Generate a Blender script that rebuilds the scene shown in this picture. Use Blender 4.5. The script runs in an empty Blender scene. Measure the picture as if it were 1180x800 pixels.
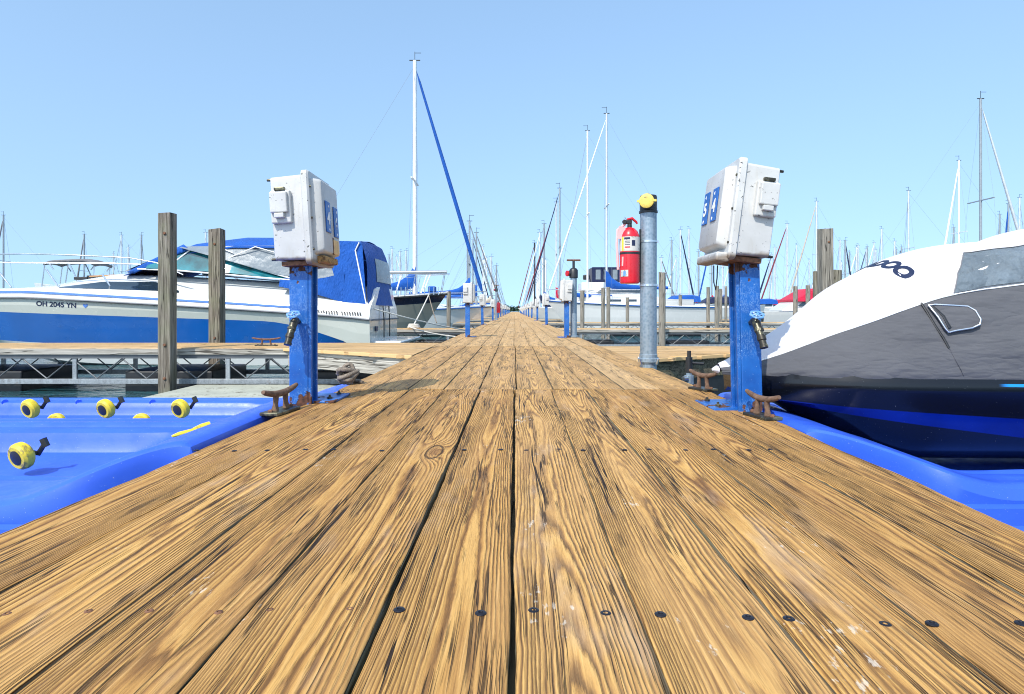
import bpy, bmesh, math, random
from mathutils import Vector, Matrix, noise as mnoise
from mathutils.bvhtree import BVHTree
random.seed(7)
R = math.radians
F = 700.0; CX = 593.0; HY = 358.0; CH = 0.46
WZ = -0.55                                   # water level
def P(px, py, Y): return Vector(((px-CX)*Y/F, Y, CH-(py-HY)*Y/F))
def PX(px, Y): return (px-CX)*Y/F
def PZ(py, Y): return CH-(py-HY)*Y/F
col = bpy.context.scene.collection
scene = bpy.context.scene

# ------------------------------------------------------------------ node helper
class S:
    def __init__(s, nt, sock): s.nt, s.k = nt, sock
    def _m(s, op, *a, clamp=False):
        n = s.nt.nodes.new('ShaderNodeMath'); n.operation = op; n.use_clamp = clamp
        for i, x in enumerate((s,)+a):
            if isinstance(x, S): s.nt.links.new(x.k, n.inputs[i])
            else: n.inputs[i].default_value = x
        return S(s.nt, n.outputs[0])
    def __add__(s, o): return s._m('ADD', o)
    def __radd__(s, o): return s._m('ADD', o)
    def __sub__(s, o): return s._m('SUBTRACT', o)
    def __mul__(s, o): return s._m('MULTIPLY', o)
    def __rmul__(s, o): return s._m('MULTIPLY', o)
    def __truediv__(s, o): return s._m('DIVIDE', o)
    def fract(s): return s._m('FRACT')
    def abs(s): return s._m('ABSOLUTE')
    def sqrt(s): return s._m('SQRT')
    def exp(s): return s._m('EXPONENT')
    def pow(s, o): return s._m('POWER', o)
    def mn(s, o): return s._m('MINIMUM', o)
    def mx(s, o): return s._m('MAXIMUM', o)
    def inv(s): return s*-1.0+1.0
    def step(s, a, b, c=0.0, d=1.0, smooth=True):
        n = s.nt.nodes.new('ShaderNodeMapRange'); n.clamp = True
        if smooth: n.interpolation_type = 'SMOOTHSTEP'
        s.nt.links.new(s.k, n.inputs[0])
        for i, x in enumerate((a, b, c, d)): n.inputs[i+1].default_value = x
        return S(s.nt, n.outputs[0])
class NT:
    def __init__(s, name):
        s.mat = bpy.data.materials.new(name); s.mat.use_nodes = True
        s.nt = s.mat.node_tree; s.b = s.nt.nodes['Principled BSDF']
    def node(s, t): return s.nt.nodes.new(t)
    def link(s, a, b): s.nt.links.new(a.k if isinstance(a, S) else a, b)
    def sep(s, v):
        n = s.node('ShaderNodeSeparateXYZ'); s.link(v, n.inputs[0]); return [S(s.nt, o) for o in n.outputs]
    def comb(s, x, y, z):
        n = s.node('ShaderNodeCombineXYZ')
        for i, q in enumerate((x, y, z)):
            if isinstance(q, S): s.link(q, n.inputs[i])
            else: n.inputs[i].default_value = q
        return n.outputs[0]
    def obj(s): return s.node('ShaderNodeTexCoord').outputs['Object']
    def noise(s, v, scale=1, detail=2, rough=.5, col=False):
        n = s.node('ShaderNodeTexNoise'); s.link(v, n.inputs['Vector'])
        n.inputs['Scale'].default_value = scale; n.inputs['Detail'].default_value = detail; n.inputs['Roughness'].default_value = rough
        return S(s.nt, n.outputs['Color' if col else 'Fac'])
    def vor(s, v, scale=1, feat='F1'):
        n = s.node('ShaderNodeTexVoronoi'); s.link(v, n.inputs['Vector']); n.inputs['Scale'].default_value = scale; n.feature = feat
        return S(s.nt, n.outputs['Distance'])
    def ramp(s, f, stops):
        n = s.node('ShaderNodeValToRGB'); s.link(f, n.inputs[0]); e = n.color_ramp.elements
        while len(e) < len(stops): e.new(.5)
        for q, (p, c) in zip(e, stops): q.position = p; q.color = (*c, 1)
        return n.outputs[0]
    def mix(s, f, a, b, mode='MIX'):
        n = s.node('ShaderNodeMix'); n.data_type = 'RGBA'; n.blend_type = mode
        for i, x in ((0, f), (6, a), (7, b)):
            if isinstance(x, (tuple, list)): n.inputs[i].default_value = (*x, 1)
            elif isinstance(x, (int, float)): n.inputs[i].default_value = x
            else: s.link(x, n.inputs[i])
        return n.outputs[2]
    def bump(s, h, strength=1, dist=.01, normal=None):
        n = s.node('ShaderNodeBump'); s.link(h, n.inputs['Height']); n.inputs['Strength'].default_value = strength; n.inputs['Distance'].default_value = dist
        if normal is not None: s.link(normal, n.inputs['Normal'])
        s.link(n.outputs[0], s.b.inputs['Normal']); return n.outputs[0]
    def set(s, rough=None, metal=None, spec=None, coat=None):
        if rough is not None: s.b.inputs['Roughness'].default_value = rough
        if metal is not None: s.b.inputs['Metallic'].default_value = metal
        if spec is not None: s.b.inputs['Specular IOR Level'].default_value = spec
        if coat is not None: s.b.inputs['Coat Weight'].default_value = coat; s.b.inputs['Coat Roughness'].default_value = .05
    def color(s, c):
        if isinstance(c, (tuple, list)): s.b.inputs['Base Color'].default_value = (*c, 1)
        else: s.link(c, s.b.inputs['Base Color'])

MATS = {}
def simple(name, c, rough=.5, metal=0, var=.12, scale=6, bump=0, bscale=40, dirt=0, dirtcol=(.12, .1, .07), coat=0, dscale=30):
    if name in MATS: return MATS[name]
    m = NT(name); o = m.obj()
    n = m.noise(o, scale, 4, .6)
    lo = tuple(x*(1-var) for x in c); hi = tuple(min(1, x*(1+var)) for x in c)
    k = m.ramp(n, [(.3, lo), (.7, hi)])
    if dirt:
        d = m.noise(o, dscale, 5, .7); d2 = m.noise(o, dscale*.15, 2, .5)
        k = m.mix((d + d2*.5).step(.95-dirt, 1.08-dirt*.8), k, dirtcol)
    m.color(k); m.set(rough, metal, None, coat)
    m.link(m.noise(o, scale*3, 3).step(.2, .8, max(rough-.08, 0), min(1, rough+.1)), m.b.inputs['Roughness'])
    if bump: m.bump(m.noise(o, bscale, 4, .6), .6, bump)
    MATS[name] = m.mat; return m.mat

def wood_deck(name='weathered_pine', pale=0.0):
    m = NT(name)
    at = m.node('ShaderNodeAttribute'); at.attribute_name = 'wc'
    a, l, t = m.sep(at.outputs['Vector'])
    # broad warp of the grain
    w1 = m.noise(m.comb(a*3.0, l*.5, t*9.0), 1, 2, .5) - .5
    w2 = m.noise(m.comb(a*18.0, l*1.7, t*5.0), 1, 2, .5) - .5
    w3 = m.noise(m.comb(a*70.0, l*9.0, t*5.0), 1, 3, .6) - .5
    dcen = m.noise(m.comb(t*17.0, l*.30, 3.0), 1, 1, .5)
    aa = a - a._m('FLOOR')-.5                              # every board sits around a whole number
    # knots
    v = m.comb(a*3.4 + t*7.0, l*.95, t*3.0)
    kd = m.vor(v, 1.0)
    kk = ((kd*kd)*-60.0).exp()
    rr = ((aa + (t-.5)*.10 + w1*.10)*(aa + (t-.5)*.10 + w1*.10) + (dcen*.12+.015)._m('POWER', 2.0)).sqrt()
    f = rr + w2*.011 + w3*.0030 + kk*.032
    fz = m.noise(m.comb(f*22.0, t*3.0, l*.25), 1, 2, .5)
    jag = m.noise(m.comb(a*260.0, l*16.0, t*5.0), 1, 3, .65) - .5
    ring = (f*205.0 + fz*6.0 + jag*.40).fract()
    tri = ring.step(0, .62, 0, 1, False).mn(ring.step(.99, .74, 0, 1, False))      # slow rise, quick fall
    # how strongly the weather has opened the grain
    open_ = m.noise(m.comb(a*9.0, l*1.3, t*4.0), 1, 2, .5).step(.32, .56, .36, .88)
    fib = m.noise(m.comb(a*430.0+w3*3.0, l*12.0, t), 1, 4, .7)
    fib2 = m.noise(m.comb(a*170.0, l*4.0, t+4.0), 1, 2, .6)
    h = tri*open_
    base = m.ramp(tri, [(.0, (.075, .033, .010)), (.18, (.17, .078, .022)), (.38, (.37, .19, .052)), (.66, (.55, .300, .080)), (1, (.63, .370, .110))])
    smooth = m.ramp(fib2, [(.25, (.34, .175, .060)), (.75, (.57, .33, .115))])
    c = m.mix(open_, smooth, base)
    # brown stain fields and grey worn fields
    st = m.noise(m.comb(a*11.0, l*1.6, t*31.0), 1, 3, .6)
    c = m.mix(st.step(.53, .73, 0, .48), c, (.20, .088, .030), 'MIX')
    gr = m.noise(m.comb(a*7.0, l*2.0, t*13.0+5.0), 1, 4, .65)
    c = m.mix(gr.step(.55, .72, 0, .40), c, (.46, .345, .25))
    c = m.mix(t.step(.4, 1, .0, .28), c, (.30, .145, .045)); c = m.mix(t.step(.4, 0, .0, .35), c, (.62, .46, .27))
    c = m.mix(fib.step(.45, .68, .0, .40), c, (.13, .065, .026)); c = m.mix(fib.step(.40, .26, .0, .30), c, (.74, .50, .22))
    c = m.mix(fib2.step(.42, .30, 0, .28), c, (.16, .078, .028)); c = m.mix(fib2.step(.58, .72, 0, .25), c, (.76, .50, .22))
    # cracks along the grain
    cw = m.noise(m.comb(a*52.0+w2*1.6, l*.55, t*3.0), 1, 2, .5)
    cm = m.noise(m.comb(a*16.0, l*1.3, t*11.0), 1, 2, .5).step(.54, .60)
    crack = (cw-.5).abs().step(.016, .008)*cm
    cw2 = m.noise(m.comb(a*150.0+w2*4.0, l*1.6, t*6.0), 1, 2, .5)
    cm2 = m.noise(m.comb(a*24.0, l*2.4, t*21.0), 1, 3, .55).step(.52, .59)
    crack2 = (cw2-.5).abs().step(.042, .018)*cm2
    ck = crack.mx(crack2*.8)
    c = m.mix(ck, c, (.030, .017, .010))
    core = kd.step(.085, .05)
    c = m.mix(core*.65, c, (.16, .07, .025))
    ringk = (kd-.095).abs().step(.014, .003)
    c = m.mix(ringk*.8, c, (.04, .02, .01))
    # small pale scuffs
    sc = m.noise(m.comb(a*60.0, l*22.0, t*2.0), 1, 3, .7)*m.noise(m.comb(a*6.0, l*3.0, t*8.0), 1, 1)
    c = m.mix(sc.step(.425, .49, 0, .5), c, (.74, .68, .58))
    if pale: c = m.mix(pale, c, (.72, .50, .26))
    m.color(c); m.set(.72, 0, .25)
    hh = h*.8 + fib*.22 + ck*-1.6 + ringk*-.8
    m.bump(hh, 1.0, .0035)
    return m.mat

def wood_grey(name, c1=(.20, .17, .13), c2=(.42, .37, .30), axis='z', tint=None):
    if name in MATS: return MATS[name]
    m = NT(name); o = m.sep(m.obj()); x, y, z = o
    if axis == 'z': v = m.comb(x*60.0, y*60.0, z*2.2)
    elif axis == 'p': v = m.comb(x*2.0, y*2.0, z*60.0)
    elif axis == 'x': v = m.comb(x*2.0, y*60.0, z*60.0)
    else: v = m.comb(x*60.0, y*2.0, z*60.0)
    n = m.noise(v, 1, 4, .65); n2 = m.noise(m.obj(), 3, 3)
    c = m.ramp(n, [(.25, tuple(q*.35 for q in c1)), (.42, c1), (.7, c2)])
    c = m.mix(n2.step(.4, .7, 0, .5), c, tint or (.20, .21, .13))
    ck = (m.noise(v, .35, 2)-.5).abs().step(.02, .004)
    c = m.mix(ck*.85, c, (.03, .025, .02))
    m.color(c); m.set(.85, 0, .2); m.bump(n - ck, .9, .006)
    MATS[name] = m.mat; return m.mat

def worn_blue():
    m = NT('worn_blue_paint'); o = m.obj(); x, y, z = m.sep(o)
    n = m.noise(o, 9, 4, .6)
    c = m.ramp(n, [(.3, (.005, .070, .30)), (.7, (.012, .13, .46))])
    sc = m.noise(m.comb(x*60.0, y*60.0, z*26.0), 1, 4, .75)
    sc = (sc-.5).abs().step(.016, .004)*m.noise(o, 7, 2).step(.42, .56)
    c = m.mix(sc*.55, c, (.30, .48, .72))
    sp = m.noise(o, 120, 2).step(.68, .74)
    c = m.mix(sp*.6, c, (.4, .6, .8))
    ru = m.noise(o, 9, 4, .6) + z.step(.34, .0)*.12 + z.step(.58, .68)*.13
    rm = ru.step(.665, .685)
    rc = m.ramp(m.noise(o, 60, 4), [(.3, (.035, .014, .009)), (.7, (.14, .055, .03))])
    c = m.mix(rm, c, rc)
    m.color(c); m.link(rm.step(0, 1, .38, .85), m.b.inputs['Roughness']); m.bump(n*.4 + m.noise(o, 70, 3)*.5 - rm, .5, .004)
    return m.mat

def dirty_white():
    m = NT('weathered_white_plastic'); o = m.obj(); x, y, z = m.sep(o)
    n = m.noise(o, 7, 3)
    c = m.ramp(n, [(.3, (.47, .47, .455)), (.7, (.58, .58, .565))])
    sp = m.noise(o, 75, 2).step(.67, .72)*m.noise(o, 9, 2).step(.42, .55)
    c = m.mix(sp*.9, c, (.05, .05, .045))
    st = m.noise(m.comb(x*30.0, y*30.0, z*5.0), 1, 4, .65).step(.52, .75, 0, .35)
    c = m.mix(st, c, (.40, .36, .28))
    low = (z + m.noise(o, 30, 3)*.03).step(.735, .715)
    c = m.mix(low*.8, c, (.20, .14, .09))
    m.color(c); m.set(.45, 0, .5); m.bump(m.noise(o, 50, 3), .25, .002)
    return m.mat

def rusty(name='rusty_iron', c1=(.07, .032, .02), c2=(.26, .13, .075)):
    m = NT(name); o = m.obj(); n = m.noise(o, 40, 5, .65)
    m.color(m.ramp(n, [(.3, c1), (.7, c2)])); m.set(.85, 0, .3); m.bump(n, .7, .004); return m.mat

def galvanised(name='galvanised_steel', c=(.33, .41, .47)):
    m = NT(name); o = m.obj(); x, y, z = m.sep(o)
    n = m.vor(o, 45); n2 = m.noise(m.comb(x*25.0, y*25.0, z*1.5), 1, 4, .6)
    c0 = m.ramp(n2, [(.3, tuple(q*.7 for q in c)), (.7, tuple(q*1.25 for q in c))])
    c0 = m.mix(n.step(.0, .8, 0, .18), c0, (.75, .8, .85))
    c0 = m.mix(m.noise(o, 9, 5, .7).step(.60, .70, 0, .6), c0, (.20, .15, .11))
    m.color(c0); m.set(.48, .45); m.bump(n2, .15, .002); return m.mat

def water_mat():
    m = NT('harbour_water'); o = m.obj(); x, y, z = m.sep(o)
    a = m.noise(m.comb(x*.9, y*1.5, 0.0), 1.6, 4, .6); b = m.noise(o, .22, 3, .5); c = m.noise(m.comb(x*1.0, y*1.6, 3.0), 7, 2, .5)
    m.color(m.ramp(b, [(.3, (.012, .055, .075)), (.7, (.03, .10, .105))])); m.set(.07, 0, .5)
    m.b.inputs['IOR'].default_value = 1.33
    m.bump(a*.8 + c*.22 + b*.8, .9, .22); return m.mat

def fabric(name, c, wr=.012, wscale=5, rough=.8, stretch=(1, 1, 1), var=.12, seams=0):
    if name in MATS: return MATS[name]
    m = NT(name); x, y, z = m.sep(m.obj())
    v = m.comb(x*stretch[0], y*stretch[1], z*stretch[2])
    n = m.noise(v, wscale, 3, .5); fine = m.noise(m.obj(), 500, 1)
    nn = m.noise(m.obj(), 4, 3)
    k = m.ramp(nn, [(.3, tuple(q*(1-var) for q in c)), (.7, tuple(min(1, q*(1+var)) for q in c))])
    k = m.mix(m.noise(m.obj(), 55, 4, .7).step(.58, .75, 0, .25), k, tuple(q*.6+.08 for q in c))
    m.color(k); m.set(rough, 0, .25)
    m.b.inputs['Sheen Weight'].default_value = .1
    m.bump((n-.5).abs()*2.0 + fine*.05, .8, wr); MATS[name] = m.mat; return m.mat

def plastic_blue(name='blue_roto_plastic', c=(.034, .115, .68)):
    m = NT(name); o = m.obj(); n = m.noise(o, 3, 3)
    k = m.ramp(n, [(.3, tuple(q*.85 for q in c)), (.7, tuple(q*1.1 for q in c))])
    k = m.mix(m.noise(o, 60, 4, .75).step(.62, .74, 0, .5), k, (.10, .22, .75))
    k = m.mix(m.noise(o, 190, 2, .5).step(.72, .77, 0, .7), k, (.45, .5, .6))
    m.color(k); m.set(.36, 0, .45)
    m.link(m.noise(o, 14, 4, .7).step(.3, .7, .30, .46), m.b.inputs['Roughness'])
    m.bump(m.noise(o, 120, 2)*.5 + m.noise(o, 5, 2)*3.0, .25, .002); return m.mat

M = {}
M['deck'] = wood_deck()
M['deckmid'] = wood_deck('glancing_lit_pine', .18)  # same deck wood paled: brightening at glancing view painted into the colour
M['deckfar'] = wood_deck('far_glancing_lit_pine', .38)  # paler again, glancing-view brightening painted in for the far sections
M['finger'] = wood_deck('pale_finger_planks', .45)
M['blue'] = worn_blue()
M['white'] = dirty_white()
M['rust'] = rusty()
M['brownrust'] = rusty('brown_cleat_iron', (.075, .042, .028), (.22, .135, .09))
M['galv'] = galvanised('galvanised_steel', (.20, .275, .335))
M['galvrail'] = galvanised('grey_aluminium_rail', (.27, .295, .305))
M['pile'] = wood_grey('grey_piling_wood', (.13, .11, .085), (.34, .30, .25))
M['pile2'] = wood_grey('pale_piling_wood', (.20, .18, .15), (.42, .38, .32), tint=(.25, .23, .18))
M['beam'] = wood_grey('weathered_beam', (.30, .28, .24), (.55, .52, .46), 'x', tint=(.35, .33, .28))
M['beamflat'] = wood_grey('weathered_corner_beam', (.32, .30, .26), (.58, .55, .49), 'p', tint=(.38, .36, .31))
M['beamd'] = wood_grey('dark_dock_beam', (.10, .08, .055), (.24, .20, .14), 'y')  # beam wood; also paints shade on plank sides and right corner beam
M['gel'] = simple('white_gelcoat', (.63, .64, .62), .22, var=.03, scale=1, coat=.5)
M['gelcream'] = simple('cream_gelcoat', (.52, .54, .48), .25, var=.05, scale=1, coat=.5)
M['navy'] = simple('navy_gelcoat', (.012, .02, .045), .2, coat=.5)
M['hullblue'] = simple('blue_hull_paint', (.004, .080, .31), .22, var=.12, scale=1.2, coat=.5)
M['hullgrey'] = simple('grey_antifoul', (.13, .15, .14), .5, var=.2, scale=1)
M['khaki'] = simple('grey_green_hull', (.20, .215, .19), .35, var=.1, scale=1)
M['stripe'] = simple('blue_pinstripe', (.10, .23, .62), .3)
M['black'] = simple('black_plastic', (.018, .019, .021), .42)
M['darkmetal'] = simple('dark_bronze', (.05, .045, .035), .4, .6, dirt=.2, dirtcol=(.2, .19, .12))
M['rubber'] = simple('black_rubber', (.02, .02, .02), .6)
M['steel'] = simple('stainless_steel', (.62, .64, .66), .25, .9)
M['alu'] = simple('pale_mast_aluminium', (.62, .64, .66), .35, .3)
M['whitealu'] = simple('white_painted_mast', (.80, .80, .80), .35)
M['greyalu'] = simple('grey_mast_aluminium', (.30, .33, .35), .4, .3)
M['wire'] = simple('rigging_wire', (.22, .24, .27), .5, .2)
M['screw'] = simple('black_screw_steel', (.022, .022, .03), .38, .5)
M['canvasblue'] = fabric('blue_canvas', (.006, .080, .36), .03, 6, .75, (3, 3, 1))
M['canvasnavy'] = fabric('navy_canvas', (.012, .02, .06), .02, 6)
M['canvasred'] = fabric('red_canvas', (.50, .015, .05), .03, 6)
M['canvasgrey'] = fabric('grey_canvas', (.16, .16, .17), .02, 6)
M['canvastan'] = fabric('tan_canvas', (.45, .40, .33), .02, 6)
M['coverwhite'] = fabric('white_cover_cloth', (.64, .63, .655), .016, 2.2, .85, (1, 1, 1), .02)
M['covergrey'] = fabric('charcoal_cover_cloth', (.088, .090, .100), .022, 4.0, .85, (1, 1, 3.0), .06)
M['coversilver'] = fabric('silver_blue_cover_cloth', (.13, .165, .195), .07, 7, .5, (1.2, 1, 1), .25)
M['glass'] = simple('dark_boat_glass', (.015, .028, .04), .06, coat=1)
M['vinyl'] = fabric('clear_vinyl_curtain', (.20, .235, .26), .03, 2.5, .25)
M['float'] = plastic_blue()
M['yellow'] = simple('yellow_rubber', (.72, .55, .03), .45, dirt=.18, dirtcol=(.25, .2, .05))
M['red'] = simple('red_enamel', (.62, .008, .02), .28, coat=.4)
M['redplastic'] = simple('red_plastic', (.55, .01, .02), .4)
M['paper'] = simple('white_paper_label', (.56, .55, .50), .6, dirt=.2)
M['pink'] = simple('faded_pink_tag', (.80, .42, .42), .6)
M['signblue'] = simple('blue_number_plate', (.008, .10, .38), .4)
M['signwhite'] = simple('white_lettering', (.82, .82, .80), .5)
M['ink'] = simple('dark_lettering', (.012, .02, .06), .45)
M['foam'] = simple('tan_insulation_foam', (.48, .28, .10), .9, bump=.02, bscale=120, dirt=.25, dirtcol=(.15, .08, .03), var=.3, scale=40)
M['foamlight'] = simple('pale_orange_foam', (.80, .52, .24), .8, var=.15, scale=30)
M['rope'] = simple('weathered_rope', (.22, .18, .14), .95, var=.45, scale=60, bump=.01, bscale=160)
M['ropewhite'] = simple('white_mooring_line', (.62, .60, .54), .9, var=.2, scale=20)
M['yellowcap'] = simple('yellow_hose_cap', (.80, .60, .12), .5, dirt=.12, bump=.004, bscale=90)
M['handle'] = simple('pale_blue_wheel', (.12, .30, .60), .4, dirt=.2, dirtcol=(.55, .65, .75), dscale=60)
M['teal'] = simple('teal_tinted_glass', (.015, .16, .19), .05, var=.6, scale=2.5, coat=1)
M['concrete'] = simple('grey_green_dock_float', (.37, .38, .31), .8, var=.15, scale=3, bump=.01, bscale=20, dirt=.15)
M['water'] = water_mat()
M['galvraildark'] = simple('dark_grey_rail', (.12, .13, .14), .5, .3)
M['steelbrace'] = simple('dull_steel_brace', (.16, .17, .18), .5, .4)
M['darkred'] = simple('dark_red_jib_cloth', (.17, .02, .03), .7)
M['leaf'] = simple('far_tree_green', (.03, .07, .04), .9, var=.4, scale=.6)
M['teak'] = simple('teak_trim', (.50, .26, .10), .5)

# ------------------------------------------------------------------ mesh builder
OFF = {}
class MB:
    def __init__(s): s.v = []; s.f = []; s.m = []; s.wc = None; s.cur = 0
    def add(s, vs, fs):
        b = len(s.v); s.v += [Vector(q) for q in vs]
        for f in fs: s.f.append([b+i for i in f]); s.m.append(s.cur)
        return b
    def box(s, c, d, rot=None, taper=None):
        c = Vector(c); h = Vector(d)/2; vs = []
        for z in (-1, 1):
            k = taper if (taper and z > 0) else 1
            for x, y in ((-1, -1), (1, -1), (1, 1), (-1, 1)): vs.append(Vector((x*h.x*k, y*h.y*k, z*h.z)))
        if rot: vs = [rot @ q for q in vs]
        s.add([c+q for q in vs], [(0, 3, 2, 1), (4, 5, 6, 7), (0, 1, 5, 4), (1, 2, 6, 5), (2, 3, 7, 6), (3, 0, 4, 7)]); return s
    def bx(s, x0, x1, y0, y1, z0, z1): return s.box(((x0+x1)/2, (y0+y1)/2, (z0+z1)/2), (abs(x1-x0), abs(y1-y0), abs(z1-z0)))
    def cyl(s, p0, p1, r0, r1=None, n=16):
        r1 = r0 if r1 is None else r1; return s.tube([p0, p1], [r0, r1], n)
    def tube(s, pts, rad, n=8, cap=True, squash=1.0):
        pts = [Vector(p) for p in pts]
        if not isinstance(rad, (list, tuple)): rad = [rad]*len(pts)
        rings = []; up = None
        for i, p in enumerate(pts):
            d = (pts[min(i+1, len(pts)-1)] - pts[max(i-1, 0)]).normalized()
            if up is None: up = Vector((0, 0, 1)) if abs(d.z) < .9 else Vector((1, 0, 0))
            a = d.cross(up).normalized(); b = a.cross(d).normalized(); up = b
            rings.append([p + (a*math.cos(2*math.pi*k/n) + b*math.sin(2*math.pi*k/n)*squash)*rad[i] for k in range(n)])
        return s.loft(rings, True, cap)
    def loft(s, rings, closed=True, cap=True):
        n = len(rings[0]); b = s.add([q for r in rings for q in r], [])
        for i in range(len(rings)-1):
            for k in range(n if closed else n-1):
                k2 = (k+1) % n
                s.f.append([b+i*n+k, b+i*n+k2, b+(i+1)*n+k2, b+(i+1)*n+k]); s.m.append(s.cur)
        if cap and closed:
            s.f.append([b+k for k in range(n)][::-1]); s.m.append(s.cur)
            s.f.append([b+(len(rings)-1)*n+k for k in range(n)]); s.m.append(s.cur)
        return s
    def lathe(s, o, prof, axis=(0, 0, 1), n=24):
        o = Vector(o); ax = Vector(axis).normalized(); t = Vector((1, 0, 0)) if abs(ax.x) < .9 else Vector((0, 1, 0))
        a = ax.cross(t).normalized(); b = ax.cross(a)
        return s.loft([[o + ax*h + (a*math.cos(2*math.pi*k/n)+b*math.sin(2*math.pi*k/n))*max(r, 1e-4) for k in range(n)] for r, h in prof], True, True)
    def prism(s, poly, d):                     # polygon of 3D points extruded by vector d
        poly = [Vector(p) for p in poly]; d = Vector(d); n = len(poly)
        s.add(poly+[p+d for p in poly], [list(range(n))[::-1], list(range(n, 2*n))]+[[i, (i+1) % n, n+(i+1) % n, n+i] for i in range(n)]); return s
    def xf(s, mtx, start=0):
        for i in range(start, len(s.v)): s.v[i] = mtx @ s.v[i]
        return s
    def board(s, x0a, x1a, x0b, x1b, ya, yb, z0, z1, cham=.003, ny=1, seed=0, wob=0, along='y'):
        """a plank from ya to yb whose left/right edges go x0a->x0b, x1a->x1b, with wood coordinates"""
        if s.wc is None: s.wc = [(0, 0, 0)]*len(s.v)
        rnd = random.Random(seed); oa = rnd.randint(1, 60)+.5; ol = rnd.uniform(0, 90); tt = rnd.uniform(0, 1)
        rings = []; wcs = []; flip = rnd.choice((-1, 1)); warp = rnd.uniform(-.002, .002)
        for i in range(ny+1):
            k = i/ny; y = ya+(yb-ya)*k; a = x0a+(x0b-x0a)*k; b = x1a+(x1b-x1a)*k
            if wob:
                a += wob*(mnoise.noise(Vector((y*3.1, seed*7.3, 0)))+.35*mnoise.noise(Vector((y*19, seed*7.3, 4)))); b += wob*(mnoise.noise(Vector((y*2.7, seed*5.1, 9)))+.35*mnoise.noise(Vector((y*17, seed*3.3, 2))))
            zz = z1 + warp*math.sin(y*1.3+seed)
            w = b-a; pr = [(a, z0), (a, zz-cham), (a+cham*.8, zz-cham*.25), (a+cham*2.2, zz), (a+w*.33, zz+.0008), (a+w*.66, zz+.0008), (b-cham*2.2, zz), (b-cham*.8, zz-cham*.25), (b, zz-cham), (b, z0)]
            mid = (a+b)/2
            for (x, z) in pr:
                rings.append((x, y, z) if along == 'y' else (y, x, z)); wcs.append((oa+flip*(x-mid)-(z-zz)*.4, ol+y, tt))
        n = 10; base = s.add(rings, [])
        for i in range(ny):
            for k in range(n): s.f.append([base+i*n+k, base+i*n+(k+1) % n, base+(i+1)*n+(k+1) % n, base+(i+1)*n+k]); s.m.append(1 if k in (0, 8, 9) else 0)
        s.f.append([base+k for k in range(n)]); s.m.append(s.cur); s.f.append([base+ny*n+k for k in range(n)]); s.m.append(s.cur)
        s.wc += wcs; return s
    def build(s, name, mats, parent=None, smooth=None, bevel=0, seg=2, sub=0, flip=True):
        if not isinstance(mats, (list, tuple)): mats = [mats]
        off = OFF.get(parent.name, Vector((0, 0, 0))) if parent else Vector((0, 0, 0))
        me = bpy.data.meshes.new(name); me.from_pydata([q-off for q in s.v], [], s.f)
        for m in mats: me.materials.append(M[m] if isinstance(m, str) else m)
        me.polygons.foreach_set('material_index', s.m)
        if flip:
            bm = bmesh.new(); bm.from_mesh(me); bmesh.ops.recalc_face_normals(bm, faces=bm.faces); bm.to_mesh(me); bm.free()
        if s.wc:
            at = me.attributes.new('wc', 'FLOAT_VECTOR', 'POINT'); at.data.foreach_set('vector', [q for w in s.wc for q in w])
        if smooth is not None:
            me.shade_smooth()
            if smooth < 179: me.set_sharp_from_angle(angle=R(smooth))
        o = bpy.data.objects.new(name, me); col.objects.link(o)
        if parent: o.parent = parent; OFF[o.name] = off
        if bevel:
            b = o.modifiers.new('b', 'BEVEL'); b.width = bevel; b.segments = seg; b.limit_method = 'ANGLE'; b.angle_limit = R(35)
        if sub: q = o.modifiers.new('s', 'SUBSURF'); q.levels = q.render_levels = sub
        return o

def tag(o, label=None, cat=None, group=None, kind=None):
    if label: o['label'] = label
    if cat: o['category'] = cat
    if group: o['group'] = group
    if kind: o['kind'] = kind
    return o
def thing(name, loc, label, cat, group=None):
    o = bpy.data.objects.new(name, None); col.objects.link(o); o.location = loc; o.empty_display_size = .2
    OFF[o.name] = Vector(loc); return tag(o, label, cat, group)
def kids(o): return [c for c in ALLK.get(o, [])]
def copy_tree(o, loc=None, rot=None, label=None, scale=None, parent=None):
    c = o.copy(); col.objects.link(c)
    if parent: c.parent = parent
    for ch in list(o.children): copy_tree(ch, parent=c)
    if loc is not None: c.location = loc
    if rot is not None: c.rotation_euler = rot
    if scale is not None: c.scale = (scale,)*3
    if label: c['label'] = label
    return c
def text_mb(txt, size, mtx, depth=.001, shear=0, bold=0):
    cu = bpy.data.curves.new('t', 'FONT'); cu.body = txt; cu.size = size; cu.extrude = depth; cu.shear = shear; cu.offset = bold; cu.align_x = 'CENTER'; cu.align_y = 'CENTER'
    ob = bpy.data.objects.new('t', cu); col.objects.link(ob); bpy.context.view_layer.update()
    me = bpy.data.meshes.new_from_object(ob.evaluated_get(bpy.context.evaluated_depsgraph_get()))
    mb = MB(); mb.add([mtx @ v.co for v in me.vertices], [list(p.vertices) for p in me.polygons])
    bpy.data.objects.remove(ob); bpy.data.meshes.remove(me); bpy.data.curves.remove(cu); return mb
def basis(o, x, y):                      # matrix with local x,y axes at o
    x = Vector(x).normalized(); y = Vector(y); y = (y-x*y.dot(x)).normalized(); z = x.cross(y)
    m = Matrix((x, y, z)).transposed().to_4x4(); m.translation = Vector(o); return m

# ================================================================== SETTING
g = MB(); g.add([(-3000, -40, WZ), (3000, -40, WZ), (3000, 4000, WZ), (-3000, 4000, WZ)], [(0, 1, 2, 3)])
tag(g.build('water', 'water'), 'rippled blue green harbour water under the docks and boats', 'water', kind='structure')

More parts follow.
